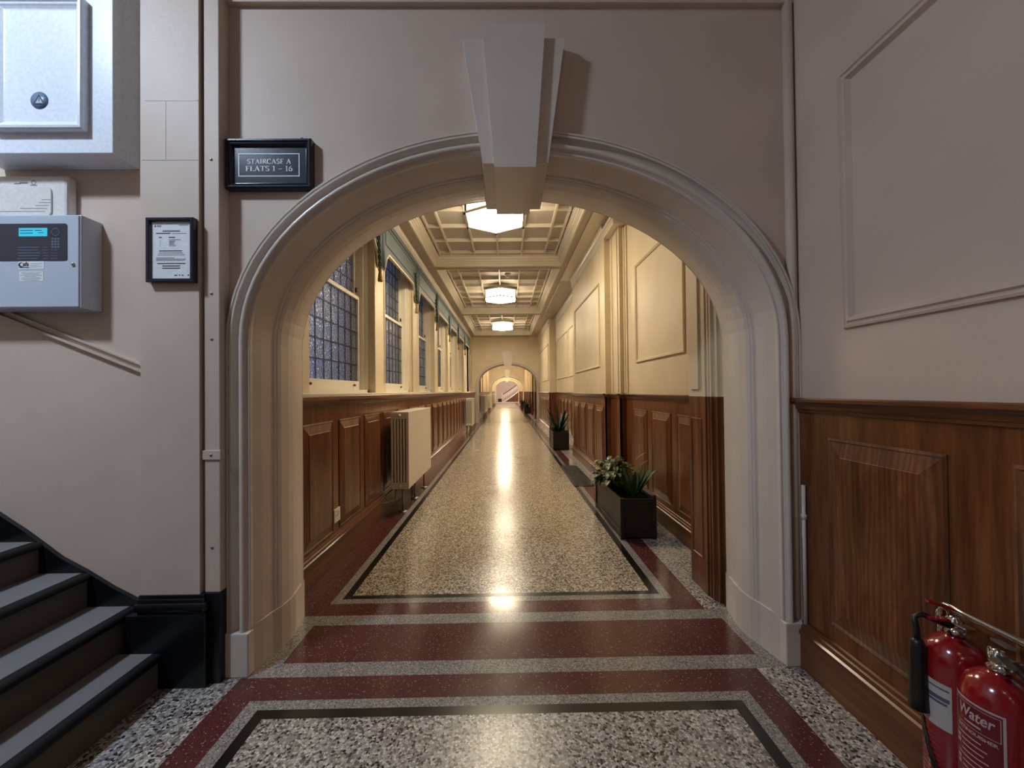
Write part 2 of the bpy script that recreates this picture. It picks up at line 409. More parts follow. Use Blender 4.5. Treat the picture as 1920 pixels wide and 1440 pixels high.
# pilaster beside the stairs
t = sroot('trim_5', (-1.73, 2.07, 0))
w = MB(); w.box(-1.90, -1.598, 2.072, YW+.005, .45, 4.6); w.build('pilaster', M['wall'], t)
w = MB()
w.box(-1.908, -1.575, 2.066, YW, .445, .468, .004); w.box(-1.915, -1.568, 2.060, YW, .425, .449, .006); w.box(-1.925, -1.553, 2.047, YW, .385, .43, .014)
w.box(-1.905, -1.558, 2.058, YW, .37, .39); w.box(-1.96, -1.555, 2.05, YW, 0, .372, .004)
w.build('pilaster_base', M['black'], t)
w = MB()
w.box(-1.875, -1.60, 2.0708, 2.074, 3.038, 3.041); w.box(-1.89, -1.60, 2.0708, 2.074, 2.726, 2.7285); w.box(-1.770, -1.7675, 2.0708, 2.074, 2.73, 3.038)
w.build('plaster_seams', M['ceil'], t)
w = MB(); w.box(-1.60, -1.502, 2.082, YW, 0, .467, .004); w.build('skirting_block', M['black'], t)
# wall mouldings of the foyer
w = MB()
w.box(-1.54, XR, YW-.03, YW+.01, 3.632, 3.645); w.box(-1.54, XR, YW-.02, YW+.01, 3.645, 3.675); w.box(-1.54, XR, YW-.03, YW+.01, 3.675, 3.69)
w.smooth = True
w.tube([(XR-.03, YW-.015, .25), (XR-.03, YW-.015, 3.66)], .026, 10)
struct(w.build('trim_6', M['wall']))
w = MB()
X = XR
w.frame([(X, 1.85, 1.78), (X, 1.85, 2.985), (X, .5, 2.985), (X, .5, 1.78)], (-1, 0, 0),
        [(0, 0), (0, .014), (.01, .018), (.016, .010), (.024, .010), (.03, .022), (.042, .022), (.05, .008), (.055, 0)])
struct(w.build('trim_7', M['wall']))
# sloping dado moulding above the stairs
t7 = MB()
sl = (1.607-1.958)/(-1.882+2.74)
def dz(x): return 1.958+(x+2.74)*sl
for o, h, d in ((.016, .010, .022), (-.004, .020, .008), (-.020, .012, .026)):
    t7.prism([(-4.2, YW+.002, dz(-4.2)+o), (-1.884, YW+.002, dz(-1.884)+o), (-1.884, YW+.002, dz(-1.884)+o+h), (-4.2, YW+.002, dz(-4.2)+o+h)], (0, -d, 0))
struct(t7.build('trim_8', M['wall']))

# right foyer wainscot -----------------------------------------------------
def bevel_panel(X, s, y0, y1, z0, z1, mat, parent, bw=.07, h=.016):
    """raised and fielded panel on a wall plane X, s = direction of the room (-1: wall on the right)"""
    p = MB()
    P = [(X, y0, z0), (X, y1, z0), (X, y1, z1), (X, y0, z1)]
    prof = [(-.012, 0), (-.012, .006), (0, .009), (.006, .004), (bw, h), (bw+.003, h+.003)]
    p.frame(P, (s, 0, 0), prof)
    b_ = bw+.003
    p.poly([(X+s*(h+.003), y0+b_, z0+b_), (X+s*(h+.003), y1-b_, z0+b_), (X+s*(h+.003), y1-b_, z1-b_), (X+s*(h+.003), y0+b_, z1-b_)])
    return p.build('panel', mat, parent)
def rail_profile(mb, X, s, y0, y1, z0=1.37, z1=1.447, d=.05):
    pr = [(0, z0), (.012, z0), (.014, z0+.014), (.022, z0+.018), (.024, z0+.034), (d*.8, z0+.05), (d, z0+.056), (d, z1-.006), (d-.005, z1), (0, z1)]
    n = len(pr)
    mb.add([(X+s*a, y0, z) for a, z in pr]+[(X+s*a, y1, z) for a, z in pr],
           [list(range(n)), list(range(n, 2*n))]+[[i, i+1, n+i+1, n+i] for i in range(n-1)])
def base_profile(mb, X, s, y0, y1, h=.25):
    pr = [(0, 0), (.03, 0), (.03, h-.075), (.036, h-.07), (.036, h-.05), (.026, h-.043), (.022, h-.025), (.014, h-.02), (.012, h-.004), (0, h)]
    n = len(pr)
    mb.add([(X+s*a, y0, z) for a, z in pr]+[(X+s*a, y1, z) for a, z in pr],
           [list(range(n)), list(range(n, 2*n))]+[[i, i+1, n+i+1, n+i] for i in range(n-1)])
XW = 1.595
t = sroot('trim_9', (XW, 0, 0))
w = MB(); w.box(XW, XR+.005, -7.9, YW-.035, 0, 1.40); w.build('boarding', M['wood'], t)
w = MB(); rail_profile(w, XW, -1, -7.9, YW-.03); w.build('dado_rail', M['woodh'], t)
y = 1.935
while y > -3.2:
    bevel_panel(XW, -1, y-.512, y, .344, 1.241, M['woodf'], t, .075); y -= .72
w = MB(); base_profile(w, XW, -1, -7.9, YW-.045); struct(w.build('baseboard_foyer_right', M['woodh']))

# ------------------------------------------------------------------ stairs
st = thing('staircase', 'carpeted staircase with black nosings rising to the left beside the black plinth', 'staircase', (-1.8, 2.05, 0))
NX = [-1.769, -1.975, -2.228, -2.483, -2.74, -3.0, -3.26]; NZ = [.180, .372, .552, .722, .90, 1.07, 1.24]
for i in range(7):
    x, z = NX[i], NZ[i]; ye = 2.048 if i == 0 else 2.146; zl = 0 if i == 0 else NZ[i-1]-.01
    xb = (NX[i+1] if i < 6 else x-.3)-.02
    b_ = MB(); b_.box(xb-.02, x-.022, .1, ye, zl, z-.03); b_.build('riser', M['carpetshade'], st)
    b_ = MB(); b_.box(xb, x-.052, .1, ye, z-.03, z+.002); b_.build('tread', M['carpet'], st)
    b_ = MB(); b_.box(x-.06, x-.014, .1, ye, z-.034, z+.001); b_.smooth = True
    b_.tube([(x-.017, .1, z-.017), (x-.017, ye, z-.017)], .0185, 14); b_.build('nosing', M['nosing'], st)
w = MB()
YW_ = YW-.055
top = [(-4.2, 1.84), (-2.9, 1.0), (-2.74, .885), (-2.66, .83), (-2.592, .785), (-2.509, .722), (-2.398, .637), (-2.26, .56), (-2.121, .472), (-1.985, .40), (-1.90, .365)]
w.prism([(x, YW-.001, z) for x, z in top]+[(-1.90, YW-.001, 0), (-4.2, YW-.001, 0)], (0, -.022, 0)); w.build('stringer', M['black'], st)

# ------------------------------------------------------------------ foyer fittings
# cupboard high on the wall
t = thing('wall_cupboard', 'white wall cupboard high above the grey alarm panel, warning sticker on door', 'cupboard', (-2.4, YW, 2.73))
w = MB(); w.box(-2.72, -1.99, 2.02, YW, 2.732, 4.1, .004); w.build('carcass', M['cab'], t)
w = MB(); d = MB()
pts = [(-2.56, 2.02, 2.834), (-2.109, 2.02, 2.834), (-2.109, 2.02, 3.50), (-2.56, 2.02, 3.50)]
w.frame(pts, (0, -1, 0), [(0, 0), (0, .03), (.006, .038), (.016, .04), (.022, .032), (.03, .030), (.036, .024), (.044, .018), (.05, .016)])
w.poly([(-2.51, 2.004, 2.884), (-2.159, 2.004, 2.884), (-2.159, 2.004, 3.45), (-2.51, 2.004, 3.45)])
dr = w.build('door', M['cab'], t)
w = MB(); w.lathe([(.043, 0), (.043, -.002), (.001, -.002)], (-2.338, 2.0035, 2.99), 32, 'y')
stk = w.build('sticker', plain('sticker_blue', (.12, .17, .28), .4), dr); stk['label'] = 'round blue warning sticker'
w = MB(); c = (-2.338, 2.99); yy = 2.0008
tri = [(c[0]+.033*math.cos(a), yy, c[1]-.004+.033*math.sin(a)) for a in (PI/2, PI/2+2*PI/3, PI/2+4*PI/3)]
w.frame(tri, (0, -1, 0), [(0, 0), (0, .001), (.005, .001), (.005, 0)])
w.mat(1).poly([(c[0]+(p[0]-c[0])*.7, yy-.0001, c[1]-.004+(p[2]-c[1]+.004)*.7) for p in tri])
w.mat(0).poly([(c[0]+x, yy-.0006, c[1]+z) for x, z in ((-.002, .016), (.006, .003), (.001, .003), (.004, -.010), (-.006, .0), (-.001, .0))])
w.build('warning_mark', [M['ink'], plain('sticker_pale', (.42, .50, .62), .4)], dr)

# fire alarm panel
t = thing('alarm_panel', 'grey steel fire alarm panel with lit blue display below the cupboard', 'alarm panel', (-2.5, YW, 1.95))
w = MB(); w.box(-2.86, -2.191, 2.06, YW, 1.952, 2.437, .006); w.build('housing', M['metalpaint'], t)
w = MB(); w.box(-2.86, -2.198, 2.054, 2.062, 1.958, 2.431, .003); w.build('front_cover', M['metalpaint'], t)
w = MB()
def rrect(x0, x1, z0, z1, r, y, n=5):
    P = []
    for cx_, cz_, a0 in ((x1-r, z1-r, 0), (x0+r, z1-r, PI/2), (x0+r, z0+r, PI), (x1-r, z0+r, 1.5*PI)):
        P += [(cx_+r*math.cos(a0+i*PI/2/n), y, cz_+r*math.sin(a0+i*PI/2/n)) for i in range(n+1)]
    return P
w.prism(rrect(-2.84, -2.254, 2.196, 2.388, .012, 2.0535), (0, -.0015, 0)); win = w.build('control_window', M['dark'], t)
w = MB(); w.box(-2.497, -2.354, 2.0505, 2.0525, 2.322, 2.365); w.build('display', M['lcd'], win)
w = MB(); w.mat(0)
yy = 2.0515
def bar(x0, x1, z, h=.004, y=yy): w.poly([(x0, y, z), (x1, y, z), (x1, y, z+h), (x0, y, z+h)])
for i in range(5): bar(-2.505+.002*(i % 2), -2.40+.006*((i*7) % 3), 2.206+i*.0145, .004)
for i in range(5): bar(-2.375, -2.352+.003*(i % 2), 2.206+i*.0145, .003)
for i in range(4): bar(-2.335, -2.30, 2.206+i*.0145, .0025)
for r_ in range(4):
    for c_ in range(3): w.poly(rrect(-2.333+c_*.015, -2.322+c_*.015, 2.262+r_*.014, 2.272+r_*.014, .003, yy))
w.frame([(-2.312+.02*math.cos(a*PI/8), yy, 2.344+.02*math.sin(a*PI/8)) for a in range(16)], (0, -1, 0), [(0, 0), (0, .0005), (.003, .0005), (.003, 0)])
for i in range(5): w.box(-2.815, -2.60, yy-.0002, yy, 2.215+i*.034, 2.232+i*.034)
w.build('keypad', plain('keypad_grey', (.10, .13, .20), .4), win)
w = MB()
for i in range(2): bar(-2.49, -2.425, 2.35-.014*i, .0045, 2.050)
bar(-2.415, -2.38, 2.35, .0045, 2.050); bar(-2.40, -2.37, 2.338, .004, 2.050)
w.build('display_writing', plain('lcd_ink', (.01, .12, .25), .5), win)
w = MB(); w.box(-2.502, -2.372, 2.053, 2.0545, 2.154, 2.194); s1 = w.build('maker_sticker', M['paper'], t)
w = MB(); yy = 2.0526
vs, fs = text2d('afs', .028, 0, .0012)
w.add([(-2.478+v.x, yy, 2.170+v.y) for v in vs], fs)
w.poly([(-2.486+.016*math.cos(a), yy, 2.176+.013*math.sin(a)) for a in [i*PI*1.5/10+PI*.3 for i in range(11)]]+[(-2.480+.012*math.cos(a), yy, 2.177+.009*math.sin(a)) for a in [i*PI*1.5/10+PI*.3 for i in range(10, -1, -1)]])
bar(-2.497, -2.446, 2.160, .004, yy)
w.mat(1); bar(-2.44, -2.38, 2.181, .0018, yy); bar(-2.44, -2.40, 2.172, .0015, yy); bar(-2.44, -2.38, 2.166, .0015, yy); bar(-2.44, -2.41, 2.160, .0015, yy)
w.build('sticker_writing', [M['ink'], M['inkgrey']], s1)
w = MB(); w.box(-2.497, -2.375, 2.053, 2.0545, 2.091, 2.142); s2 = w.build('notice_sticker', M['paper'], t)
w = MB()
for i, (a, b2) in enumerate(((.008, .112), (.018, .10), (.004, .118), (.03, .085), (.012, .105), (.008, .112), (.022, .098))): bar(-2.497+a, -2.497+b2, 2.134-i*.0064, .002, 2.0526)
w.build('sticker_writing', M['inkgrey'], s2)
w = MB(); w.lathe([(.009, 0), (.009, -.006), (.006, -.008), (.0005, -.008)], (-2.224, 2.054, 2.178), 16, 'y'); w.build('lock', M['chrome'], t)

# white plastic detector box between cupboard and panel
t = thing('data_box', 'white plastic box with printed lines squeezed between cupboard and alarm panel', 'box', (-2.5, YW, 2.46))
w = MB(); w.box(-2.86, -2.325, 2.115, YW, 2.44, 2.672, .012); w.build('body', M['plastic'], t)
w = MB(); w.prism(rrect(-2.84, -2.40, 2.45, 2.612, .03, 2.1155), (0, -.008, 0)); fc = w.build('cover', M['plastic'], t)
w = MB(); yy = 2.107
for i, (a, b2) in enumerate(((-2.79, -2.43), (-2.56, -2.418), (-2.482, -2.408), (-2.462, -2.398), (-2.447, -2.400))): bar(a, b2, 2.475+i*.0155, .003, yy)
yy = 2.1148
bar(-2.60, -2.565, 2.625, .006, yy); bar(-2.572, -2.528, 2.628, .008, yy); bar(-2.515, -2.48, 2.616, .006, yy)
w.frame([(-2.498+.013*math.cos(a*PI/8), yy, 2.634+.013*math.sin(a*PI/8)) for a in range(16)], (0, -1, 0), [(0, 0), (0, .0005), (.004, .0005), (.004, 0)])
w.build('printing', M['inkgrey'], fc)

# framed fire notice
t = thing('framed_notice', 'black framed white notice hanging on the pilaster beside the trunking', 'notice', (-1.72, 2.07, 2.08))
w = MB(); x0, x1, z0, z1 = -1.846, -1.604, 2.080, 2.413
w.frame([(x0, 2.0725, z0), (x1, 2.0725, z0), (x1, 2.0725, z1), (x0, 2.0725, z1)], (0, -1, 0), [(0, 0), (0, .03), (.003, .034), (.014, .034), (.018, .030), (.0205, .016)])
w.build('frame', M['navy'], t)
w = MB(); w.poly([(x0+.02, 2.054, z0+.02), (x1-.02, 2.054, z0+.02), (x1-.02, 2.054, z1-.02), (x0+.02, 2.054, z1-.02)]); pp = w.build('paper', M['paper'], t)
w = MB(); yy = 2.0535
def nx(u): return x0+.024+u*(x1-x0-.048)
def nz(v): return z1-.024-v*(z1-z0-.048)
w.poly([(nx(.05), yy, nz(.075)), (nx(.08), yy, nz(.03)), (nx(.11), yy, nz(.075))])
vs, fs = text2d('FIRE', .013, 0, .0003); w.add([(nx(.12)+v.x, yy, nz(.075)+v.y) for v in vs], fs)
rows = [(.27, .73, .16, 2), (.1, .48, .20, 2), (.53, .9, .20, 1), (.17, .25, .275, 2), (.43, .6, .275, 2), (.44, .75, .315, 1), (.44, .6, .34, 1), (.44, .59, .36, 1), (.44, .56, .38, 1), (.44, .59, .40, 1), (.44, .63, .425, 1),
        (.18, .79, .52, 2), (.18, .8, .555, 1), (.14, .85, .59, 1), (.1, .58, .645, 1), (.1, .88, .668, 1), (.1, .86, .69, 1), (.13, .87, .75, 2), (.26, .73, .795, 2), (.26, .73, .835, 2), (.58, .66, .965, 2), (.70, .73, .965, 3), (.77, .82, .965, 2), (.93, .97, .965, 3), (.7, .95, .05, 1)]
for a, b2, v, k in rows:
    w.mat(0 if k > 1 else 1); bar(nx(a), nx(b2), nz(v), .0022+.0016*k, yy)
for i in range(5): w.mat(1); bar(nx(.2), nx(.215), nz(.34+i*.022), .003, yy)
w.build('printed_text', [M['ink'], M['inkgrey']], pp)

# cable trunking
t = thing('cable_trunking', 'tall painted cable trunking strip running up between pilaster and arch', 'trunking', (-1.515, YW, .467))
w = MB(); w.box(-1.586, -1.506, 2.09, YW, .467, 4.6, .004); w.build('casing', M['wall'], t)
w = MB(); w.box(-1.593, -1.498, 2.082, 2.12, 1.158, 1.208, .003); br = w.build('clip', M['wall'], t)
for z in (.7, 1.183, 1.79, 2.03, 2.74, 3.62):
    w = MB(); w.smooth = True; w.sphere((-1.547, 2.0885 if z != 1.183 else 2.081, z), .0075, (1, .5, 1), 10); w.build('screw', M['steel'], t)

# pipe in the corner by the right jamb
t = thing('corner_pipe', 'thin painted pipe with collar standing in the corner beside the right arch jamb', 'pipe', (1.575, 2.09, .25))
w = MB(); w.tube([(1.583, 2.10, .24), (1.583, 2.10, .98)], .010, 10); w.build('pipe', M['arch'], t)
w = MB(); w.tube([(1.583, 2.10, .80), (1.583, 2.10, .825)], .015, 10); w.build('collar', M['arch'], t)

# staircase sign with hand-made serif capitals
t = thing('staircase_sign', 'black framed wooden sign with white capitals above the arch springing', 'sign', (-1.27, YW, 2.6))
x0, x1, z0, z1 = -1.502, -1.042, 2.606, 2.876
w = MB()
w.frame([(x0, YW+.002, z0), (x1, YW+.002, z0), (x1, YW+.002, z1), (x0, YW+.002, z1)], (0, -1, 0), [(0, 0), (0, .042), (.006, .050), (.014, .05), (.018, .042), (.026, .044), (.032, .036), (.036, .026), (.04, .022)])
w.build('frame', M['navy'], t)
w = MB(); w.box(x0+.03, x1-.03, YW-.024, YW, z0+.03, z1-.03); bd = w.build('board', M['navy'], t)
w = MB(); yy = YW-.0245
w.frame([(-1.442, yy, 2.678), (-1.112, yy, 2.678), (-1.112, yy, 2.804), (-1.442, yy, 2.804)], (0, -1, 0), [(0, 0), (0, .001), (.005, .001), (.005, 0)])
def R(x0, x1, z0, z1): return [[(x0, z0), (x1, z0), (x1, z1), (x0, z1)]]
def stroke(pts, ws):
    out = []; n = len(pts); L = []; Rr = []
    for i in range(n):
        a = Vector(pts[max(i-1, 0)]); b = Vector(pts[min(i+1, n-1)]); d = (b-a).normalized(); nn = Vector((-d.y, d.x))
        L.append(Vector(pts[i])+nn*ws[i]/2); Rr.append(Vector(pts[i])-nn*ws[i]/2)
    return [[tuple(L[i]), tuple(L[i+1]), tuple(Rr[i+1]), tuple(Rr[i])] for i in range(n-1)]
def arc(cx, cz, rx, rz, a0, a1, n=14, wthin=.085, wthick=.19):
    P = []; W = []
    for i in range(n+1):
        a = math.radians(a0+(a1-a0)*i/n); P.append((cx+rx*math.cos(a), cz+rz*math.sin(a)))
        W.append(wthin+(wthick-wthin)*abs(math.cos(a))**1.2)
    return stroke(P, W)
def stem(x, w_=.19, s=.30): return R(x-w_/2, x+w_/2, 0, 1)+R(x-s/2, x+s/2, 0, .075)+R(x-s/2, x+s/2, .925, 1)
G = {}
G['I'] = (.40, stem(.20))
G['T'] = (.80, R(.32, .48, 0, 1)+R(.25, .55, 0, .075)+R(.04, .76, .93, 1)+[[(.04, .78), (.08, .78), (.11, .93), (.04, .93)], [(.76, .78), (.72, .78), (.69, .93), (.76, .93)]])
G['A'] = (.90, stroke([(.12, 0), (.44, 1)], [.085, .085])+stroke([(.40, 1.0), (.76, 0)], [.19, .19])+R(.22, .64, .32, .38)+R(.0, .25, 0, .075)+R(.62, .92, 0, .075))
G['F'] = (.68, stem(.2)+R(.2, .62, .92, 1)+R(.2, .5, .46, .54)+R(.58, .63, .76, 1)+R(.46, .51, .40, .62))
G['E'] = (.72, stem(.2)+R(.2, .62, .92, 1)+R(.2, .5, .46, .54)+R(.58, .63, .78, 1)+R(.46, .51, .40, .62)+R(.2, .66, 0, .06)+R(.62, .68, 0, .24))
G['L'] = (.68, stem(.2)+R(.2, .62, 0, .06)+R(.59, .65, 0, .24))
G['R'] = (.86, stem(.2)+R(.2, .42, .92, 1)+R(.2, .42, .47, .53)+arc(.40, .735, .21, .235, 90, -90)+stroke([(.40, .5), (.80, 0)], [.15, .15])+R(.72, .9, 0, .075))
G['C'] = (.84, arc(.46, .5, .38, .47, 48, 312, 22)+R(.70, .75, .68, .96)+R(.70, .75, .04, .26))
G['S'] = (.66, arc(.33, .745, .225, .225, 30, 270, 14, .085, .165)+arc(.33, .265, .235, .245, 90, -150, 14, .085, .165)+stroke([(.17, .64), (.33, .52), (.48, .38)], [.14, .17, .14])+R(.50, .55, .72, .98)+R(.10, .15, .03, .30))
G['1'] = (.52, R(.2, .34, 0, .98)+R(.12, .42, 0, .075)+stroke([(.27, .97), (.10, .86)], [.085, .085]))
G['6'] = (.64, arc(.32, .30, .22, .27, 0, 360, 20, .08, .17)+stroke([(.50, .97), (.30, .86), (.17, .62), (.12, .32)], [.05, .08, .12, .15]))
G['-'] = (.62, R(.03, .58, .37, .45))
G[' '] = (.42, [])
def line(txt, xa, xb, z, h, y):
    tot = sum(G[c][0] for c in txt); k = (xb-xa)/tot; x = xa
    for c in txt:
        for P in G[c][1]: w.poly([(x+p[0]*k, y, z+p[1]*h) for p in P])
        x += G[c][0]*k
line('STAIRCASE A', -1.395, -1.158, 2.747, .027, YW-.0253)
line('FLATS 1 - 16', -1.404, -1.150, 2.707, .029, YW-.0253)
w.build('lettering', M['signwhite'], bd)
for x in (-1.43, -1.10):
    w = MB(); w.smooth = True; w.sphere((x, YW-.02, z1+.006), .012, (1, .8, 1), 12); w.build('mirror_plate', M['chrome'], t)

# ------------------------------------------------------------------ fire extinguishers
t = thing('extinguisher_stand', 'chrome tubular stand holding the two red extinguishers against the panelling', 'stand', (1.43, 1.2, 0))
w = MB(); w.box(1.30, 1.555, .96, 1.40, 0, .04, .008); w.box(1.31, 1.545, .98, 1.385, .04, .083, .006); w.build('base', M['reddark'], t)
w = MB(); w.smooth = True
pth = [(1.50, 1.36, .05), (1.50, 1.36, .69)]+[(1.50-.03*(1-math.cos(a)), 1.36-.045*(1-math.cos(a)), .69+.075*math.sin(a)) for a in (.4, .8, 1.2, 1.57)]
pth += [(1.465, 1.25, .765), (1.465, 1.05, .765), (1.465, .98, .765), (1.49, .955, .75), (1.50, .95, .70), (1.50, .95, .05)]
w.tube(pth, .0105, 12); w.build('frame_tube', M['chrome'], t)
def extinguisher(c, z0, label, kind):
    t = thing('fire_extinguisher', label, 'fire extinguisher', (c[0], c[1], z0), None)
    r = .08
    w = MB(); w.lathe([(.06, z0), (r-.004, z0+.006), (r, z0+.02), (r, z0+.50), (r*.985, z0+.52), (r*.93, z0+.542), (r*.80, z0+.565), (r*.6, z0+.582), (r*.38, z0+.592), (.022, z0+.596), (.022, z0+.612)], (c[0], c[1], 0), 40)
    w.build('cylinder', M['redpaint'], t)
    w = MB(); zt = z0+.61
    w.lathe([(.024, zt-.01), (.026, zt), (.018, zt+.008), (.018, zt+.04), (.012, zt+.045), (.012, zt+.05)], (c[0], c[1], 0), 20)
    w.box(c[0]-.018, c[0]+.018, c[1]-.045, c[1]+.015, zt+.012, zt+.036, .004)
    w.build('valve', M['chrome'], t)
    w = MB(); w.tube([(c[0]-.03, c[1]-.035, zt+.024), (c[0]-.055, c[1]-.045, zt+.022)], .012, 12); w.build('gauge', M['chrome'], t)
    dx, dy = (-.55, -.83) if kind == 'water' else (-.95, .25)
    def P(a, b, z): return (c[0]+dx*a-dy*b, c[1]+dy*a+dx*b, z)
    for nm, zz, tilt in (('squeeze_lever', zt+.072, .028), ('carrying_handle', zt+.04, -.008)):
        w = MB()
        q = [P(-.02, -.010, zz-.008), P(-.02, .010, zz-.008), P(.075, .010, zz+tilt*.6), P(.075, -.010, zz+tilt*.6)]
        w.prism(q, (0, 0, .007)); w.build(nm, M['redpaint'] if kind != 'water' else M['steel'], t)
    w = MB(); w.smooth = True
    ring_ = [P(.02+.016*math.cos(a*PI/8), -.022, zt+.045+.016*math.sin(a*PI/8)) for a in range(17)]
    w.tube(ring_, .0022, 6, False); w.build('pin_ring', M['chrome'], t)
    return t, r
def bend(c, r, u, v, a0): a = a0+u/r; return (c[0]+r*math.cos(a), c[1]+r*math.sin(a), v)
def patch(mb, c, r, u0, u1, v0, v1, a0, n=14):
    vs = [bend(c, r, u0+(u1-u0)*i/n, v, a0) for i in range(n+1) for v in (v0, v1)]
    mb.add(vs, [[2*i, 2*i+2, 2*i+3, 2*i+1] for i in range(n)])
# nearer: water
c = (1.40, 1.12); t, r = extinguisher(c, .085, 'red water extinguisher nearest the frame edge, label with word Water', 'water')
A0 = math.radians(179)
w = MB(); w.mat(0); patch(w, c, r+.0006, -.066, .066, .27, .598, A0); lab = w.build('label', M['reddark'], t)
w = MB()
for a, b2, v0, v1 in ((-.067, .067, .592, .598), (-.067, .067, .27, .276), (.061, .067, .27, .598), (-.067, -.061, .27, .598), (-.058, .058, .585, .5865), (-.058, .058, .522, .5235), (-.058, -.0565, .522, .586), (.0565, .058, .522, .586)): patch(w, c, r+.0014, a, b2, v0, v1, A0)
vs, fs = text2d('Water', .048, .18, .0009); mx = max(v.x for v in vs)
w.add([bend(c, r+.0016, -.040+v.x*.088/mx, .548+v.y*.9, A0) for v in vs], fs)
vs, fs = text2d('EXTINGUISHER', .013, 0, .0004); mx = max(v.x for v in vs)
w.add([bend(c, r+.0014, -.045+v.x*.098/mx, .506+v.y, A0) for v in vs], fs)
patch(w, c, r+.0014, -.02, .02, .532, .537, A0)
random.seed(3)
for i in range(13):
    z = .490-i*.0155; a = -.05 if i % 4 == 0 else -.03
    patch(w, c, r+.0014, a, random.uniform(.01, .05), z, z+.0035, A0)
    if i % 4 in (1, 2): patch(w, c, r+.0014, -.052, -.036, z-.004, z+.006, A0)
w.build('label_writing', M['labelink'], lab)
w = MB(); w.smooth = True
w.tube([(1.38, 1.07, .735), (1.37, 1.03, .72), (1.385, 1.015, .66), (1.40, 1.02, .50), (1.405, 1.025, .2)], .011, 10); w.build('hose', M['blackplastic'], t)
# farther: carbon dioxide with horn
c = (1.462, 1.285); t, r = extinguisher(c, .085, 'red extinguisher with black discharge horn and pale label band, behind the water one', 'co2')
w = MB(); patch(w, c, r+.0006, -.11, .05, .40, .545, A0); lab = w.build('label', plain('cream_label', (.50, .46, .42), .5), t); lab['label'] = 'pale label band'
w = MB()
for a, b2, v0, v1 in ((-.10, .045, .525, .53), (-.1, .045, .49, .503), (-.06, .04, .478, .486), (-.09, -.05, .508, .52)): patch(w, c, r+.0012, a, b2, v0, v1, A0)
w.build('label_writing', plain('label_blue', (.10, .09, .15), .5), lab)
w = MB()
for i in range(10): patch(w, c, r+.0006, -.08, .02, .37-i*.016, .373-i*.016, A0)
w.build('body_writing', plain('body_print', (.22, .06, .07), .5), t)
w = MB(); w.smooth = True
hx, hy = 1.372, 1.318
w.tube([(c[0]-.02, c[1]+.0, .715), (hx+.016, hy, .735), (hx-.006, hy+.005, .725), (hx-.004, hy, .69), (hx, hy, .645)], .0095, 10)
w.build('hose', M['blackplastic'], t)
w = MB(); w.lathe([(.012, .655), (.018, .645), (.021, .63), (.025, .47), (.028, .425), (.024, .423)], (hx, hy, 0), 20); w.build('horn', M['blackplastic'], t)
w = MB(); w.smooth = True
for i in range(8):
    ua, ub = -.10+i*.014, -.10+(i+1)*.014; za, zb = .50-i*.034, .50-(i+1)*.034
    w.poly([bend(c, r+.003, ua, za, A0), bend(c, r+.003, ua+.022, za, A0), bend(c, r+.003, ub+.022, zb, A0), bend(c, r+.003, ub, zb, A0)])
w.build('hose_shade', M['blackplastic'], t)  # shade of hose and horn, laid on the cylinder as a black band

# ------------------------------------------------------------------ corridor, window side
CZ = 4.12                                     # soffit height
XP, XG, XL = -1.66, -1.86, -1.545             # piers, glass, wainscot plane
PITCH = 2.05; Y1 = 4.99; PW = .40
NW = 7
w = MB()
w.box(-2.1, XL-.02, 2.70, 19.0, 0, 1.46)                     # below the sills
w.box(-2.1, XP-.05, 2.70, 19.0, 3.72, 4.45)                 # above the windows
for k in range(-1, NW):
    w.box(-2.1, XP, Y1+k*PITCH if k >= 0 else 2.70, Y1+k*PITCH+PW, 1.46, 3.75)
w.box(-2.1, XP, Y1+(NW-1)*PITCH, 19.0, 1.46, 3.75)
struct(w.build('wall_left', M['cream']))
# pilaster edge beads on the piers
w = MB()
for k in range(NW):
    y0 = Y1+k*PITCH
    w.box(XP-.012, XP+.012, y0-.012, y0+.02, 1.62, 3.6, .004); w.box(XP-.012, XP+.012, y0+PW-.02, y0+PW+.012, 1.62, 3.6, .004)
    w.box(XP-.002, XP+.016, y0-.02, y0+PW+.02, 1.50, 1.62, .003)
struct(w.build('trim_10', M['cream']))
# cornice
w = MB()
pr = [(-1.72, 3.86), (-1.70, 3.86), (-1.695, 3.90), (-1.70, 3.95), (-1.69, 4.0), (-1.675, 4.06), (-1.655, 4.09), (-1.655, CZ), (-1.72, CZ)]
n = len(pr)
w.add([(a, 2.70, z) for a, z in pr]+[(a, 19.0, z) for a, z in pr], [[i, (i+1) % n, n+(i+1) % n, n+i] for i in range(n)])
struct(w.build('trim_11', M['white']))
# wainscot left
t = sroot('trim_12', (XL, 10, 0))
w = MB(); w.box(XL-.03, XL, 2.70, 19.0, 0, 1.42); w.build('boarding', M['wood'], t)
w = MB(); rail_profile(w, XL, 1, 2.70, 19.0, 1.385, 1.475, .055); w.build('dado_rail', M['woodh'], t)
w = MB(); w.box(-1.9, XL+.03, 2.70, 19.0, 1.472, 1.50, .006); w.build('sill', M['white'], t)
y = 3.0
while y < 18.4:
    bevel_panel(XL, 1, y, y+.50, .285, 1.245, M['woodf'], t, .07, .016); y += .65
w = MB(); base_profile(w, XL, 1, 2.70, 4.93); base_profile(w, XL, 1, 6.35, 13.7); base_profile(w, XL, 1, 15.0, 19.0)
w.box(XL, XL+.012, 4.93, 6.35, 0, .2); w.box(XL, XL+.012, 13.7, 15.0, 0, .2)
struct(w.build('baseboard_left', M['woodh']))
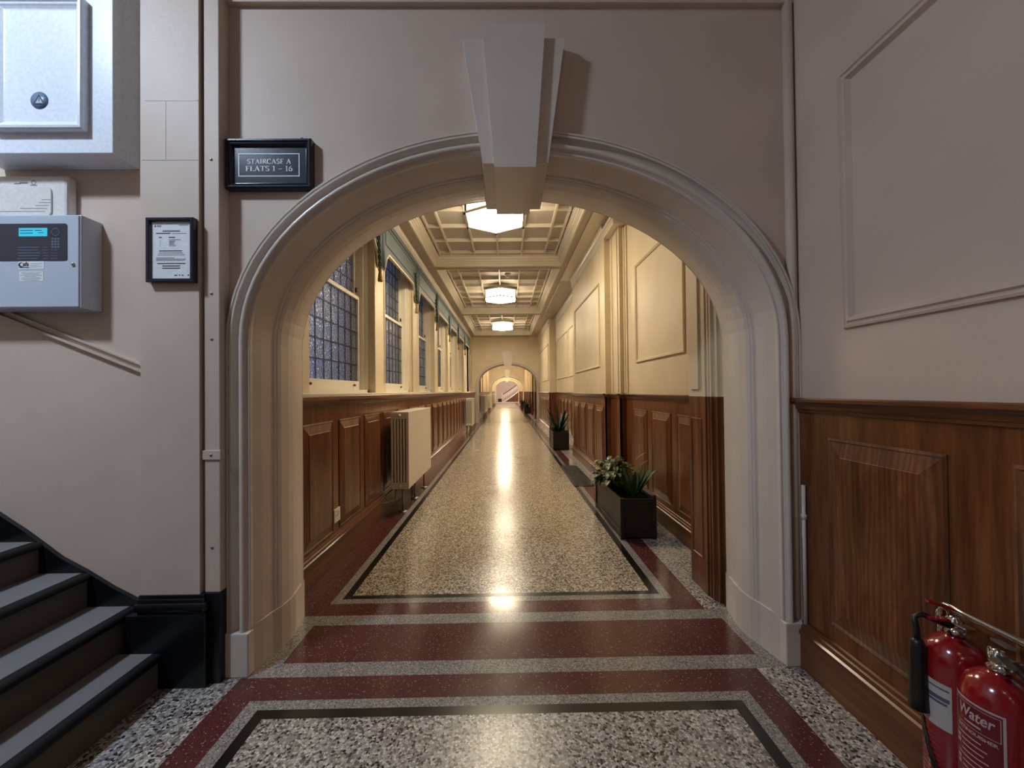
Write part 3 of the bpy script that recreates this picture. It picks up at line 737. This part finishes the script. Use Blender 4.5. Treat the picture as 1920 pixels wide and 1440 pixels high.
# double socket
t = thing('wall_socket', 'white wall socket plate low on the left corridor panelling', 'socket', (XL, 3.58, .4))
w = MB(); w.box(XL, XL+.012, 3.52, 3.64, .345, .465, .003); w.build('plate', M['plastic'], t)
w = MB(); w.box(XL+.012, XL+.017, 3.60, 3.62, .41, .44, .001); w.build('switch', M['plastic'], t)
w = MB()
for a, b2 in ((3.545, .40), (3.575, .40), (3.56, .43)): w.box(XL+.0118, XL+.0125, a, a+.008, b2, b2+.015)
w.build('pin_holes', M['ink'], t)

def make_window(k, y0, y1):
    t = sroot('window_%d' % k, (XG, y0, 1.5))
    zt = 3.74; mz = 2.66
    w = MB()
    # outer frame with stepped architrave
    for d0, d1, xx in ((0, .045, XP-.075), (.045, .075, XG+.085)):
        w.box(XG-.06, xx, y0+d0, y0+d1, 1.50, zt); w.box(XG-.06, xx, y1-d1, y1-d0, 1.50, zt)
    w.box(XG-.06, XP-.075, y0, y1, 1.50, 1.535); w.box(XG-.06, XG+.085, y0, y1, zt-.03, zt)
    w.build('frame', M['white'], t)
    a0, a1 = y0+.075, y1-.075
    for nm, xx, zb, zt2, bot, topr in (('lower_sash', XG+.02, 1.535, mz+.02, .105, .04), ('upper_sash', XG-.025, mz-.02, zt-.03, .04, .05)):
        w = MB(); x0, x1 = xx-.02, xx+.022
        w.box(x0, x1, a0, a0+.05, zb, zt2); w.box(x0, x1, a1-.05, a1, zb, zt2)
        w.box(x0, x1+.004, a0+.05, a1-.05, zb, zb+bot); w.box(x0, x1+.006, a0+.05, a1-.05, zt2-topr, zt2)
        sash = w.build(nm, M['white'], t)
        g0, g1, h0, h1 = a0+.05, a1-.05, zb+bot, zt2-topr
        w = MB(); w.box(xx-.004, xx+.002, g0, g1, h0, h1); w.build('pane', M['glass'], sash)
        w = MB(); nc = 8; nr = 5
        for i in range(1, nc): yy = g0+(g1-g0)*i/nc; w.box(xx+.001, xx+.006, yy-.006, yy+.006, h0, h1)
        for i in range(1, nr): zz = h0+(h1-h0)*i/nr; w.box(xx+.001, xx+.0065, g0, g1, zz-.006, zz+.006)
        w.build('lead_lattice', M['lead'], sash)
        if nm == 'lower_sash':
            for yy in (a0+.22, a1-.22):
                w = MB(); w.smooth = True; w.sphere((x1+.022, yy, zb+.055), .014); w.tube([(x1, yy, zb+.055), (x1+.02, yy, zb+.055)], .007, 8)
                w.build('sash_lift', M['brass'], sash)
        else:
            w = MB(); w.box(x1, x1+.02, a1-.03, a1-.015, zb+.10, zb+.16, .003); w.build('catch', M['brass'], sash)
for k in range(NW):
    make_window(k+1, Y1+PW+(k-1)*PITCH, Y1+k*PITCH)
# pelmets
ORD = ['first', 'second', 'third', 'fourth', 'fifth', 'sixth', 'seventh']
def make_pelmet(yc):
    t = thing('pelmet', 'x', 'pelmet', (XP, yc, 3.4), 'pelmets over the corridor windows')
    a, b2 = yc-PITCH/2+.006, yc+PITCH/2-.006; xo = XP+.02
    w = MB()
    shp = [(a, 3.14), (a+.10, 3.14), (a+.20, 3.32), (a+.30, 3.41), (b2-.30, 3.41), (b2-.20, 3.32), (b2-.10, 3.14), (b2, 3.14), (b2, 3.86), (a, 3.86)]
    w.prism([(xo, y, z) for y, z in shp], (.02, 0, 0)); w.box(XP-.02, xo+.02, a, b2, 3.845, 3.87)
    w.box(xo+.018, xo+.034, a, b2, 3.80, 3.87, .003)
    w.build('board', M['pelmet'], t)
    w = MB(); w.frame([(xo+.02, a+.14, 3.50), (xo+.02, b2-.14, 3.50), (xo+.02, b2-.14, 3.76), (xo+.02, a+.14, 3.76)], (1, 0, 0), [(0, 0), (.004, .01), (.014, .012), (.02, .004), (.024, 0)])
    w.build('raised_border', M['pelmet'], t)
    for q in (a+.03, a+.075, b2-.03, b2-.075):
        w = MB(); w.smooth = True; w.tube([(xo+.02, q, 3.15), (xo+.02, q, 3.80)], .017, 8); w.build('tail_pleat', M['pelmet'], t)
    w = MB(); e = shp[1:7]
    for i in range(5):
        (ya, za), (yb, zb) = e[i], e[i+1]
        w.prism([(xo-.004, ya, za-.012), (xo-.004, yb, zb-.012), (xo-.004, yb, zb+.012), (xo-.004, ya, za+.012)], (.03, 0, 0))
    w.build('braid_edge', M['braid'], t)
    return t
p0 = make_pelmet(Y1+PW/2-PITCH/2)
for k in range(NW):
    lb = 'blue-grey pelmet with cream braid over the %s corridor window from the near arch' % ORD[k]
    if k == 0: p0['label'] = lb
    else: dup(p0, (XP, Y1+PW/2-PITCH/2+k*PITCH, 3.4), lb)
def make_tassel(y):
    t = thing('rope_tassel', 'x', 'tassel', (XP+.05, y, 3.0), 'rope tassels hanging from the pelmets')
    w = MB(); w.smooth = True
    P = []
    for i in range(41):
        u = i/40; P.append((XP+.062+.012*math.cos(u*22), y-.06+.08*u+.012*math.sin(u*22), 3.62-.56*u))
    w.tube(P, .0105, 8)
    P = [(XP+.062-.012*math.cos(i/40*22), y-.06+.08*i/40-.012*math.sin(i/40*22), 3.62-.56*i/40) for i in range(41)]
    w.tube(P, .0105, 8); w.build('rope', M['rope'], t)
    w = MB(); w.lathe([(.010, 3.09), (.024, 3.075), (.026, 3.055), (.018, 3.04), (.024, 3.02), (.034, 2.93), (.030, 2.915)], (XP+.062, y+.02, 0), 14); w.build('tassel_head', M['tassel'], t)
    return t
t0 = make_tassel(Y1+.03)
for k in range(NW-1):
    lb = 'dark green rope with gold tassel on the pier between the %s and %s windows' % (ORD[k], ORD[k+1])
    if k == 0: t0['label'] = lb
    else: dup(t0, (XP+.05, Y1+.03+k*PITCH, 3.0), lb)

# ------------------------------------------------------------------ corridor, right side
SEG = [(3.10, 5.70, 1.74), (5.70, 6.20, 1.65), (6.20, 9.20, 1.56), (9.20, 14.25, 1.78), (14.25, 19.0, 1.56)]
w = MB()
for y0, y1, x in SEG: w.box(x, 2.15, y0, y1, 0, 4.45)
w.box(1.52, 2.15, 2.70, 3.10, 0, 4.45)
struct(w.build('wall_right', M['cream']))
t = sroot('trim_13', (1.56, 10, 0))
w = MB(); wr_ = MB(); wb_ = MB()
for y0, y1, x in SEG:
    dy = -.015 if x < 1.7 else 0
    w.box(x-.015, x+.01, y0+dy, y1, 0, 1.42)
    if x < 1.7: w.box(x-.015, x+.25, y0-.015, y0+.005, 0, 1.42); wr_.box(x-.045, x+.2, y0-.045, y0, 1.385, 1.435)
    rail_profile(wr_, x-.015, -1, y0-(.03 if x < 1.7 else 0), y1, 1.375, 1.447, .045)
    base_profile(wb_, x-.015, -1, y0-(.03 if x < 1.7 else 0), y1, .22)
    if x < 1.7: wb_.box(x-.045, x+.2, y0-.045, y0-.01, 0, .17)
w.build('boarding', M['wood'], t); wr_.build('dado_rail', M['woodh'], t); struct(wb_.build('baseboard_right', M['woodh']))
def fill_panels(x, ys):
    for a, b2 in ys: bevel_panel(x, -1, a, b2, .285, 1.235, M['woodf'], t, .07, .016)
fill_panels(1.725, [(3.40, 3.97), (4.15, 4.67), (4.85, 5.33)])
fill_panels(1.545, [(6.28, 6.80), (7.0, 7.52), (7.72, 8.24), (8.44, 8.96)])
fill_panels(1.765, [(9.4+i*.68, 9.4+i*.68+.5) for i in range(7)])
fill_panels(1.545, [(14.45+i*.68, 14.45+i*.68+.5) for i in range(6)])
# pilaster against the near arch: wood below, cream above
t = sroot('trim_14', (1.45, 2.9, 0))
for z0, z1, mt, nm in ((0, 1.445, M['wood'], 'wood_pilaster'), (1.445, CZ, M['cream'], 'plaster_pilaster')):
    w = MB()
    w.box(1.445, 1.60, 2.86, 3.115, z0, z1); w.box(1.458, 1.6, 2.80, 2.87, z0, z1); w.box(1.452, 1.6, 2.825, 2.845, z0, z1, .003); w.box(1.475, 1.6, 2.75, 2.81, z0, z1); w.box(1.495, 1.6, 2.70, 2.76, z0, z1)
    if z0 == 0: w.frame([(1.445, 2.93, .25), (1.445, 3.07, .25), (1.445, 3.07, 1.27), (1.445, 2.93, 1.27)], (-1, 0, 0), [(-.012, 0), (-.010, .006), (0, .006), (.004, .0)])
    else: w.prism([(1.445, 2.935, 1.50), (1.445, 3.075, 1.50), (1.445, 3.075, 4.0), (1.445, 2.935, 4.0)], (-.014, 0, 0))
    w.build(nm, mt, t)
# picture mouldings on the plaster
t = sroot('trim_15', (1.6, 8, 1.8))
PF = [(0, 0), (0, .016), (.008, .022), (.016, .016), (.024, .018), (.032, .010), (.036, 0)]
for x, y0, y1, z0, z1 in ((1.74, 3.80, 5.24, 1.86, 3.16), (1.56, 6.55, 8.88, 1.89, 3.29), (1.78, 9.5, 11.2, 1.89, 3.25), (1.78, 11.4, 13.8, 1.89, 3.25), (1.56, 14.6, 18.6, 1.89, 3.25)):
    w = MB(); w.frame([(x, y0, z0), (x, y1, z0), (x, y1, z1), (x, y0, z1)], (-1, 0, 0), PF); w.build('wall_moulding', M['cream'], t)
# stepped pilaster mouldings and cornice of the projecting wall
w = MB()
for yy, x in ((5.70, 1.65), (6.2, 1.56)):
    pass
w.box(1.72, 1.75, 5.60, 5.66, 1.45, 3.86, .004); w.box(1.705, 1.75, 5.655, 5.70, 1.45, 3.86, .004)
w.box(1.636, 1.66, 5.78, 5.83, 1.47, 3.86, .004); w.box(1.636, 1.66, 6.07, 6.12, 1.47, 3.86, .004)
struct(w.build('trim_16', M['cream']))
w = MB()
def cornice_r(mb, x, y0, y1, xe):
    pr = [(x, 3.87), (x-.012, 3.88), (x-.014, 3.93), (x-.022, 3.97), (x-.026, 4.02), (x-.04, 4.05), (x-.05, 4.12), (xe, 4.12), (xe, 3.87)]
    n = len(pr); mb.add([(a, y0, z) for a, z in pr]+[(a, y1, z) for a, z in pr], [list(range(n))[::-1], list(range(n, 2*n))]+[[i, (i+1) % n, n+(i+1) % n, n+i] for i in range(n)])
cornice_r(w, 1.56, 6.17, 9.23, 1.60); cornice_r(w, 1.78, 9.23, 14.2, 1.8); cornice_r(w, 1.56, 14.2, 19.0, 1.6)
w.box(1.545, 1.74, 5.60, 6.18, 3.88, 3.93); w.box(1.535, 1.745, 5.585, 6.18, 3.93, 3.97, .006); w.box(1.52, 1.75, 5.57, 6.18, 3.97, 4.03, .008)
w.box(1.50, 1.6, 14.18, 14.25, 3.90, 4.0, .006)
struct(w.build('trim_17', M['white']))

# ------------------------------------------------------------------ corridor ceiling
CYS = [5.775, 10.83, 15.88]; HL = 2.405; X0, X1 = -1.455, 1.14
w = MB()
ys = [2.70]
for c in CYS: ys += [c-HL, c+HL]
ys.append(19.0)
for i in range(0, 8, 2): w.box(-2.1, 2.15, ys[i], ys[i+1], CZ, 4.45)
for c in CYS: w.box(-2.1, X0, c-HL, c+HL, CZ, 4.45); w.box(X1, 2.15, c-HL, c+HL, CZ, 4.45)
w.box(-2.1, 2.15, 2.70, 19.0, 4.45, 4.6)
ceil = struct(w.build('ceiling', M['ceil']))
w = MB(); w.box(1.29, 1.315, 2.70, 9.35, CZ-.03, CZ, .006); w.box(1.315, 1.74, 2.70, 9.35, CZ-.012, CZ); w.box(1.29, 1.315, 9.5, 14.2, CZ-.03, CZ, .006)
struct(w.build('trim_18', M['white']))
PLZ = 4.36
for i, c in enumerate(CYS):
    t = sroot('trim_%d' % (19+i), (-.22, c, CZ))
    w = MB()
    w.frame([(X0, c-HL, CZ), (X1, c-HL, CZ), (X1, c+HL, CZ), (X0, c+HL, CZ)], (0, 0, 1),
            [(-.03, -.0), (-.03, -.018), (-.004, -.022), (.0, -.01), (.006, .03), (.014, .034), (.018, .07), (.034, .076), (.04, .11), (.058, .118), (.064, .16), (.085, .166), (.085, .24)])
    w.build('coffer_moulding', M['white'], t)
    w = MB(); xa, xb, ya, yb = X0+.08, X1-.08, c-HL+.08, c+HL-.08
    w.box(xa, xb, ya, yb, PLZ, PLZ+.02); w.build('coffer_panel', M['ceil'], t)
    w = MB()
    for x in (-1.325, -1.095, -.622, -.149, .324, .797, 1.015): w.box(x-.014, x+.014, ya, yb, 4.295, PLZ)
    for k in range(8): yy = c-2.205+.63*k; w.box(xa, xb, yy-.014, yy+.014, 4.298, PLZ)
    for yy in (ya+.03, yb-.03): w.box(xa, xb, yy-.014, yy+.014, 4.298, PLZ)
    w.build('coffer_ribs', M['white'], t)

# hexagonal ceiling lights
def make_light(x, y, zt, lab, mt='lamp'):
    t = thing('ceiling_light', lab, 'ceiling light', (x, y, zt), 'hexagonal ceiling lights of the corridor')
    def hx(r, z): return [(x+r*math.sin(a*PI/3), y+r*math.cos(a*PI/3), z) for a in range(6)]
    w = MB(); w.prism(hx(.40, zt-.06), (0, 0, .06)); w.prism(hx(.50, zt-.075), (0, 0, .02)); w.build('canopy', M['white'], t)
    w = MB(); w.prism(hx(.463, zt-.262), (0, 0, .187)); w.build('side_glass', M[mt+'side'], t)
    w = MB(); w.prism(hx(.462, zt-.272), (0, 0, .008)); w.build('diffuser', M[mt], t)
    w = MB(); w.frame(hx(.51, zt-.285), (0, 0, 1), [(0, 0), (0, .02), (.04, .02), (.04, 0), (0, 0)])
    w.build('rim', M['white'], t)
    for p in hx(.472, 0):
        w = MB(); w.smooth = True; w.tube([(p[0], p[1], zt-.27), (p[0], p[1], zt-.07)], .014, 8); w.build('corner_bar', M['bar'], t)
    for p in hx(.488, 0):
        w = MB(); w.smooth = True; w.sphere((p[0], p[1], zt-.292), .019); w.build('finial', M['bar'], t)
    return t
L0 = make_light(-.145, CYS[0], 4.295, 'lit hexagonal ceiling light nearest the arch, partly hidden by the keystone')
L1 = dup(L0, (-.145, CYS[1], 4.295), 'lit hexagonal ceiling light in the middle coffer beyond the first ceiling beam')
L2 = dup(L0, (-.145, CYS[2], 4.295), 'lit hexagonal ceiling light in the third coffer just before the second arch')
t = thing('smoke_detector', 'round white smoke detector on the middle coffer, before the middle light', 'smoke detector', (.05, 9.55, 4.29))
w = MB(); w.lathe([(.07, PLZ), (.07, 4.31), (.06, 4.295), (.04, 4.285), (.036, 4.262), (.001, 4.258)], (.05, 9.55, 0), 24); w.build('housing', M['plastic'], t)

# ------------------------------------------------------------------ radiators
def make_radiator(y0, L, lab, ncol=5):
    t = thing('radiator', lab, 'radiator', (-1.33, y0, 0), 'white column radiators along the left wall')
    xa, xb = -1.445, -1.225; z0, z1 = .30, 1.255
    w = MB(); w.box(xb-.012, xb, y0, y0+L, z0, z1, .004); w.build('front_panel', M['rad'], t)
    w = MB(); w.box(xa, xb-.010, y0+.004, y0+L-.004, z1-.012, z1, .003); w.build('top_grille', M['rad'], t)
    for yy in (y0, y0+L-.03):
        w = MB(); w.box(xa, xb-.011, yy, yy+.03, z1-.085, z1-.010, .004); w.box(xa, xb-.011, yy, yy+.03, z0, z0+.08, .004)
        for i in range(ncol+1): xx = xa+(xb-.012-xa-.024)*i/ncol; w.box(xx, xx+.024, yy+.002, yy+.03, z0+.06, z1-.07, .006)
        w.build('end_section', M['rad'], t)
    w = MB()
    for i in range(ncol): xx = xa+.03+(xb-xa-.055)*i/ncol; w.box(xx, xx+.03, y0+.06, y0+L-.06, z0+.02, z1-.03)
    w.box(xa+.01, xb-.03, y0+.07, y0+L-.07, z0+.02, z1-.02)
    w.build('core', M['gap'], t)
    for zz in (z1-.045, z0+.035):
        w = MB(); w.smooth = True; w.tube([(-1.335, y0-.012, zz), (-1.335, y0+.01, zz)], .02, 12); w.sphere((-1.335, y0-.016, zz), .016, (1, .7, 1)); w.build('bleed_plug', M['rad'], t)
    for k in range(3):
        yy = y0+.08+(L-.16)*k/2
        w = MB(); w.smooth = True; w.tube([(-1.32, yy, 0), (-1.32, yy, z0+.02)], .014, 10); w.lathe([(.055, 0), (.055, .006), (.016, .014)], (-1.32, yy, 0), 18)
        w.build('foot', M['steel'], t)
    w = MB(); w.smooth = True; w.tube([(-1.40, y0+.05, .32), (-1.40, y0+.02, .17), (-1.47, y0-.1, .165), (-1.53, y0-.16, .165)], .010, 8); w.build('pipe', M['steel'], t)
    return t
R0 = make_radiator(4.92, 1.42, 'large cream radiator on the left between the socket and the far radiators')
make_radiator(13.9, .95, 'white radiator against the left wall just before the second arch', 4)
R2 = make_radiator(22.0, 2.6, 'white radiator seen on the left just through the second arch')
dup(R2, (-1.33, 29.0, 0), 'white radiator on the left, second one beyond the second arch')
dup(R2, (-1.33, 40.0, 0), 'small distant white radiator on the left beyond the third arch')

# ------------------------------------------------------------------ planters and plants
def make_planter(x0, x1, y0, y1, h, lab):
    t = thing('planter', lab, 'planter', ((x0+x1)/2, y0, 0), 'dark planter boxes along the right wall')
    w = MB()
    w.box(x0+.012, x1-.012, y0+.012, y0+.03, .02, h-.01); w.box(x0+.012, x1-.012, y1-.03, y1-.012, .02, h-.01)
    w.box(x0+.012, x0+.03, y0+.012, y1-.012, .02, h-.01); w.box(x1-.03, x1-.012, y0+.012, y1-.012, .02, h-.01); w.box(x0+.02, x1-.02, y0+.02, y1-.02, .02, .04)
    w.build('side_panels', M['planter'], t)
    for x in (x0, x1-.04):
        for y in (y0, y1-.04):
            w = MB(); w.box(x, x+.04, y, y+.04, 0, h+.004, .003); pst = w.build('corner_post', M['planter'], t)
            if not (x == x0 and y == y0):
                w = MB(); w.smooth = True; w.sphere((x+.02, y+.02, h+.02), .02); w.build('finial', M['planter'], pst)
    w = MB()
    for z0, z1 in ((h-.045, h), (.02, .07)):
        for x in (x0+.003, x1-.021): w.box(x, x+.018, y0+.038, y1-.038, z0, z1, .003)
        for y in (y0+.003, y1-.021): w.box(x0+.038, x1-.038, y, y+.018, z0, z1, .003)
    w.build('rails', M['planter'], t)
    w = MB(); w.box(x0+.03, x1-.03, y0+.03, y1-.03, .05, h-.055); so = w.build('soil', M['soil'], t)
    return t
def leaf(mb, base, az, L, wd, rise, droop, n=7, fold=.25):
    ca, sa = math.cos(az), math.sin(az); vs = []; k = 3
    for i in range(n+1):
        u = i/n; d = L*(u-droop*.25*u*u); z = rise*L*u-droop*L*u*u
        wv = wd*math.sin(PI*min(1, u*.94+.05))**.8*(1 if u < .98 else .2)
        for s_ in (-1, 0, 1):
            vs.append((base[0]+ca*d-sa*s_*wv, base[1]+sa*d+ca*s_*wv, base[2]+z+abs(s_)*wv*fold))
    mb.smooth = True
    mb.add(vs, [[i*k+j, i*k+j+1, (i+1)*k+j+1, (i+1)*k+j] for i in range(n) for j in range(k-1)])
make_planter(1.125, 1.49, 3.95, 5.09, .405, 'long dark brown planter box on the right, nearest the arch')
random.seed(11)
t = thing('bushy_plant', 'bushy variegated plant spilling from the far half of the near planter', 'plant', (1.25, 4.62, .35))
w = MB()
for i in range(150):
    az = random.uniform(0, 2*PI); e = random.uniform(.0, .19); hz = random.uniform(.0, .30)*(1-e*2.2)
    bx, by = 1.24+e*math.cos(az), 4.60+e*1.3*math.sin(az)
    leaf(w, (bx, by, .43+hz), az+random.uniform(-.6, .6), random.uniform(.12, .19), random.uniform(.022, .034), random.uniform(.2, .7), random.uniform(.5, .95), 6)
w.build('leaves', M['leafv'], t)
w = MB(); w.smooth = True
for i in range(12):
    az = i*.9; w.tube([(1.25+.03*math.cos(az), 4.60+.05*math.sin(az), .34), (1.25+.09*math.cos(az), 4.60+.14*math.sin(az), .58)], .005, 6)
w.build('stems', M['leafd'], t)
t = thing('peace_lily', 'upright broad-leaved lily with two dry flower spikes in the near planter', 'plant', (1.33, 4.20, .35))
w = MB()
for i in range(20):
    az = i*2.4+random.uniform(-.3, .3); e = random.uniform(.01, .05)
    leaf(w, (1.33+e*math.cos(az), 4.19+e*math.sin(az), .36), az, random.uniform(.13, .20), random.uniform(.020, .032), random.uniform(1.4, 2.6), random.uniform(.1, .5), 7)
leaf(w, (1.36, 4.15, .40), -.2, .20, .050, 1.5, .2)
leaf(w, (1.37, 4.17, .40), .25, .19, .045, 1.7, .3)
w.build('leaves', M['leaf'], t)
w = MB(); w.smooth = True
for dx, dy, h in ((.03, -.02, .40), (.055, -.05, .33)):
    w.tube([(1.33, 4.2, .36), (1.33+dx*.5, 4.2+dy*.5, .36+h*.6), (1.33+dx, 4.2+dy, .36+h)], .005, 6)
    leaf(w, (1.33+dx, 4.2+dy, .36+h), -.3, .11, .020, .9, .2)
w.build('flower_spikes', M['straw'], t)
make_planter(1.157, 1.56, 9.96, 10.85, .455, 'dark planter box further down on the right, holding a spiky plant')
t = thing('spiky_plant', 'dark spiky long-leaved plant in the second planter on the right', 'plant', (1.36, 10.4, .4))
w = MB()
for i in range(60):
    az = i*2.399; e = random.uniform(0, .10)
    leaf(w, (1.36+e*math.cos(az), 10.38+e*1.6*math.sin(az), .40), az, random.uniform(.22, .40), random.uniform(.022, .034), random.uniform(.5, 2.4), random.uniform(.1, .6), 6)
w.build('leaves', M['leafd'], t)
for (yy, lab1, lab2) in ((26.0, 'distant dark planter on the right through the second arch', 'dark plant in the first planter beyond the second arch'), (32.5, 'distant dark planter on the right close to the third arch', 'dark plant in the planter close to the third arch')):
    make_planter(1.14, 1.50, yy, yy+1.1, .42, lab1)
    t = thing('leafy_plant', lab2, 'plant', (1.32, yy+.5, .38))
    w = MB()
    for i in range(50):
        az = i*2.399; e = random.uniform(0, .2)
        leaf(w, (1.32+e*.6*math.cos(az), yy+.55+e*2*math.sin(az), .38), az, random.uniform(.12, .26), random.uniform(.025, .045), random.uniform(.9, 2.6), random.uniform(.2, .8), 5)
    w.build('leaves', M['leafd'], t)
# floor grille
t = thing('floor_grille', 'dark iron grille let into the floor beyond the near planter', 'floor grille', (1.25, 7, 0))
w = MB(); gx0, gx1, gy0, gy1 = 1.035, 1.375, 6.18, 7.86
w.box(gx0, gx1, gy0, gy1, .0005, .003); w.build('dark_pit', M['ink'], t)
w = MB()
for x in (gx0, gx1-.03): w.box(x, x+.03, gy0, gy1, .001, .008)
for i in range(9): xx = gx0+.03+i*.035; w.box(xx, xx+.014, gy0, gy1, .001, .0075)
for i in range(29): yy = gy0+i*(gy1-gy0-.02)/28; w.box(gx0, gx1, yy, yy+.016, .001, .007)
w.build('bars', M['grate'], t)

# ------------------------------------------------------------------ sections beyond the second arch
def far_section(k, y0, y1):
    w = MB(); w.box(-2.1, -1.62, y0, y1, 0, 4.3)
    n = int((y1-y0)/2.6)
    for i in range(n): yy = y0+1.2+i*2.6; w.box(-1.62, -1.54, yy, yy+.5, 1.47, 4.0)
    struct(w.build('wall_left_beyond_%s' % k, M['cream']))
    w = MB(); w.box(1.66, 2.1, y0, y1, 0, 4.3)
    for i in range(n): yy = y0+2.2+i*2.6; w.box(1.54, 1.66, yy, yy+.55, 1.45, 4.0)
    struct(w.build('wall_right_beyond_%s' % k, M['cream']))
    t = sroot('trim_%d' % (22+'ab'.index(k)), (0, y0, 0))
    for s, X in ((1, -1.60), (-1, 1.64)):
        w = MB(); w.box(X-.02 if s > 0 else X, X if s > 0 else X+.02, y0, y1, 0, 1.42)
        if s < 0:
            for i in range(n): yy = y0+2.2+i*2.6; w.box(1.525, X, yy-.015, yy+.565, 0, 1.44)
        w.build('boarding', M['wood'], t)
        w = MB(); rail_profile(w, X, s, y0, y1, 1.385, 1.47, .05); base_profile(w, X, s, y0, y1); w.build('dado_rail', M['woodh'], t)
        w = MB(); yy = y0+.3
        while yy < y1-.6:
            w.frame([(X, yy, .285), (X, yy+.5, .285), (X, yy+.5, 1.24), (X, yy, 1.24)], (s, 0, 0), [(-.01, 0), (-.01, .008), (.004, .004), (.07, .016), (.25, .016)]); yy += .65
        w.build('panelling', M['woodf'], t)
    w = MB(); w.box(-2.1, 2.1, y0, y1, 4.25, 4.4)
    yy = y0
    while yy < y1-.3: w.box(-1.62, 1.66, yy, yy+.3, CZ, 4.25); yy += 2.6
    struct(w.build('ceiling_beyond_%s' % k, M['ceil']))
far_section('a', 19.55, 35.4); far_section('b', 35.95, 50.0)
L9 = make_light(-.2, 26.5, 4.25, 'first hexagonal ceiling light beyond the second arch', 'far'); L9['group'] = 'hexagonal ceiling lights beyond the second arch'
for i, (yy, lb) in enumerate(((31.8, 'hexagonal ceiling light just before the third arch'), (38.6, 'first hexagonal ceiling light beyond the third arch'), (43.2, 'second hexagonal ceiling light beyond the third arch'), (47.6, 'last hexagonal ceiling light before the far stair hall'))):
    o = dup(L9, (-.2, yy, 4.25), lb); o['group'] = 'hexagonal ceiling lights beyond the second arch'
# stair hall
w = MB(); w.box(-7, 7, 60, 60.2, 0, 7); struct(w.build('wall_stair_hall', M['wall']))
w = MB(); w.box(-7.2, -7, 50.55, 60.2, 0, 7); w.box(7, 7.2, 50.55, 60.2, 0, 7); w.box(-7, -1.9, 50.4, 50.55, 0, 7); w.box(2.1, 7, 50.4, 50.55, 0, 7); w.box(-1.9, 2.1, 50.4, 50.55, 4.3, 7); struct(w.build('wall_hall_sides', M['wall']))
w = MB(); w.box(-7.2, 7.2, 50.4, 60.2, 7, 7.2); struct(w.build('ceiling_hall', M['ceil']))
t = thing('far_staircase', 'distant staircase with dark handrail and pale balusters seen through the last arch', 'staircase', (0, 56, 0))
YS = 56.0
def sz(x): return max(0, (x+.55)*.62+.06*max(0, x)**2)
w = MB()
for i in range(11):
    x = -.5+i*.27; w.box(x, x+.29, YS, YS+1.3, max(0, sz(x)-.05) if i else 0, sz(x)+.16, 0)
w.build('steps', M['carpet'], t)
w = MB(); P = [(-.55+i*.25, YS-.03, sz(-.55+i*.25)) for i in range(13)]
w.prism([(p[0], p[1], max(0, p[2]-.16)) for p in P]+[(p[0], p[1], p[2]+.04) for p in P[::-1]], (0, .04, 0)); w.build('string_board', M['white'], t)
w = MB(); w.prism([(p[0], YS+.02, max(0, p[2]-.15)) for p in P]+[(P[-1][0], YS+.02, 0), (P[0][0]+.2, YS+.02, 0)], (0, .03, 0)); w.build('spandrel', M['wood'], t)
w = MB(); w.smooth = True; w.tube([(p[0], YS, p[2]+1.05) for p in P], .045, 10); w.build('handrail', M['blackplastic'], t)
for i in range(20):
    x = -.5+i*.14; w = MB(); w.smooth = True; w.tube([(x, YS, sz(x)), (x, YS, sz(x)+.5), (x, YS, sz(x)+1.03)], [.016, .026, .014], 8); w.build('baluster', M['signwhite'], t)
w = MB(); w.box(-.78, -.62, YS-.1, YS+.06, 0, 1.25, .01); w.build('newel', M['cream'], t)
w = MB(); w.box(-1.25, -.72, YS-.3, YS+.2, 0, .45, .01); w.build('plinth', M['black'], t)

# ------------------------------------------------------------------ lights
def round_lamp(x, y, zt, r, mat, name, label, drop=0):
    t = thing(name, label, 'ceiling light', (x, y, zt))
    w = MB(); w.lathe([(r+.02, zt), (r+.02, zt-.03), (r+.01, zt-.04)], (x, y, 0), 32); w.build('base', M['white'], t)
    w = MB(); w.lathe([(r, zt-.035), (r, zt-.07), (r*.85, zt-.105), (r*.45, zt-.125), (.001, zt-.13)], (x, y, 0), 32); w.build('diffuser', mat, t)
round_lamp(-3.08, .28, 4.6, .20, M['cool'], 'stairwell_lamp', 'cool white round ceiling lamp high above the carpeted stairs')
for i, yy in enumerate((-1.6, -4.2, -6.8)):
    round_lamp(-.2, yy, 4.6, .20, M['back'], 'foyer_lamp', 'round foyer ceiling lamp, %s one back from the near arch' % ('first', 'second', 'third')[i])
round_lamp(.5, 53.5, 6.998, .4, M['hall'], 'hall_lamp', 'round ceiling lamp of the far stair hall')
wd = bpy.data.worlds.new('world'); S.world = wd; wd.use_nodes = True
bg = wd.node_tree.nodes['Background']; bg.inputs[0].default_value = (.16, .20, .33, 1); bg.inputs[1].default_value = 1.0

vs_ = S.view_settings; vs_.view_transform = 'Standard'; vs_.look = 'None'; vs_.gamma = 1; vs_.use_curve_mapping = False; vs_.exposure = 0
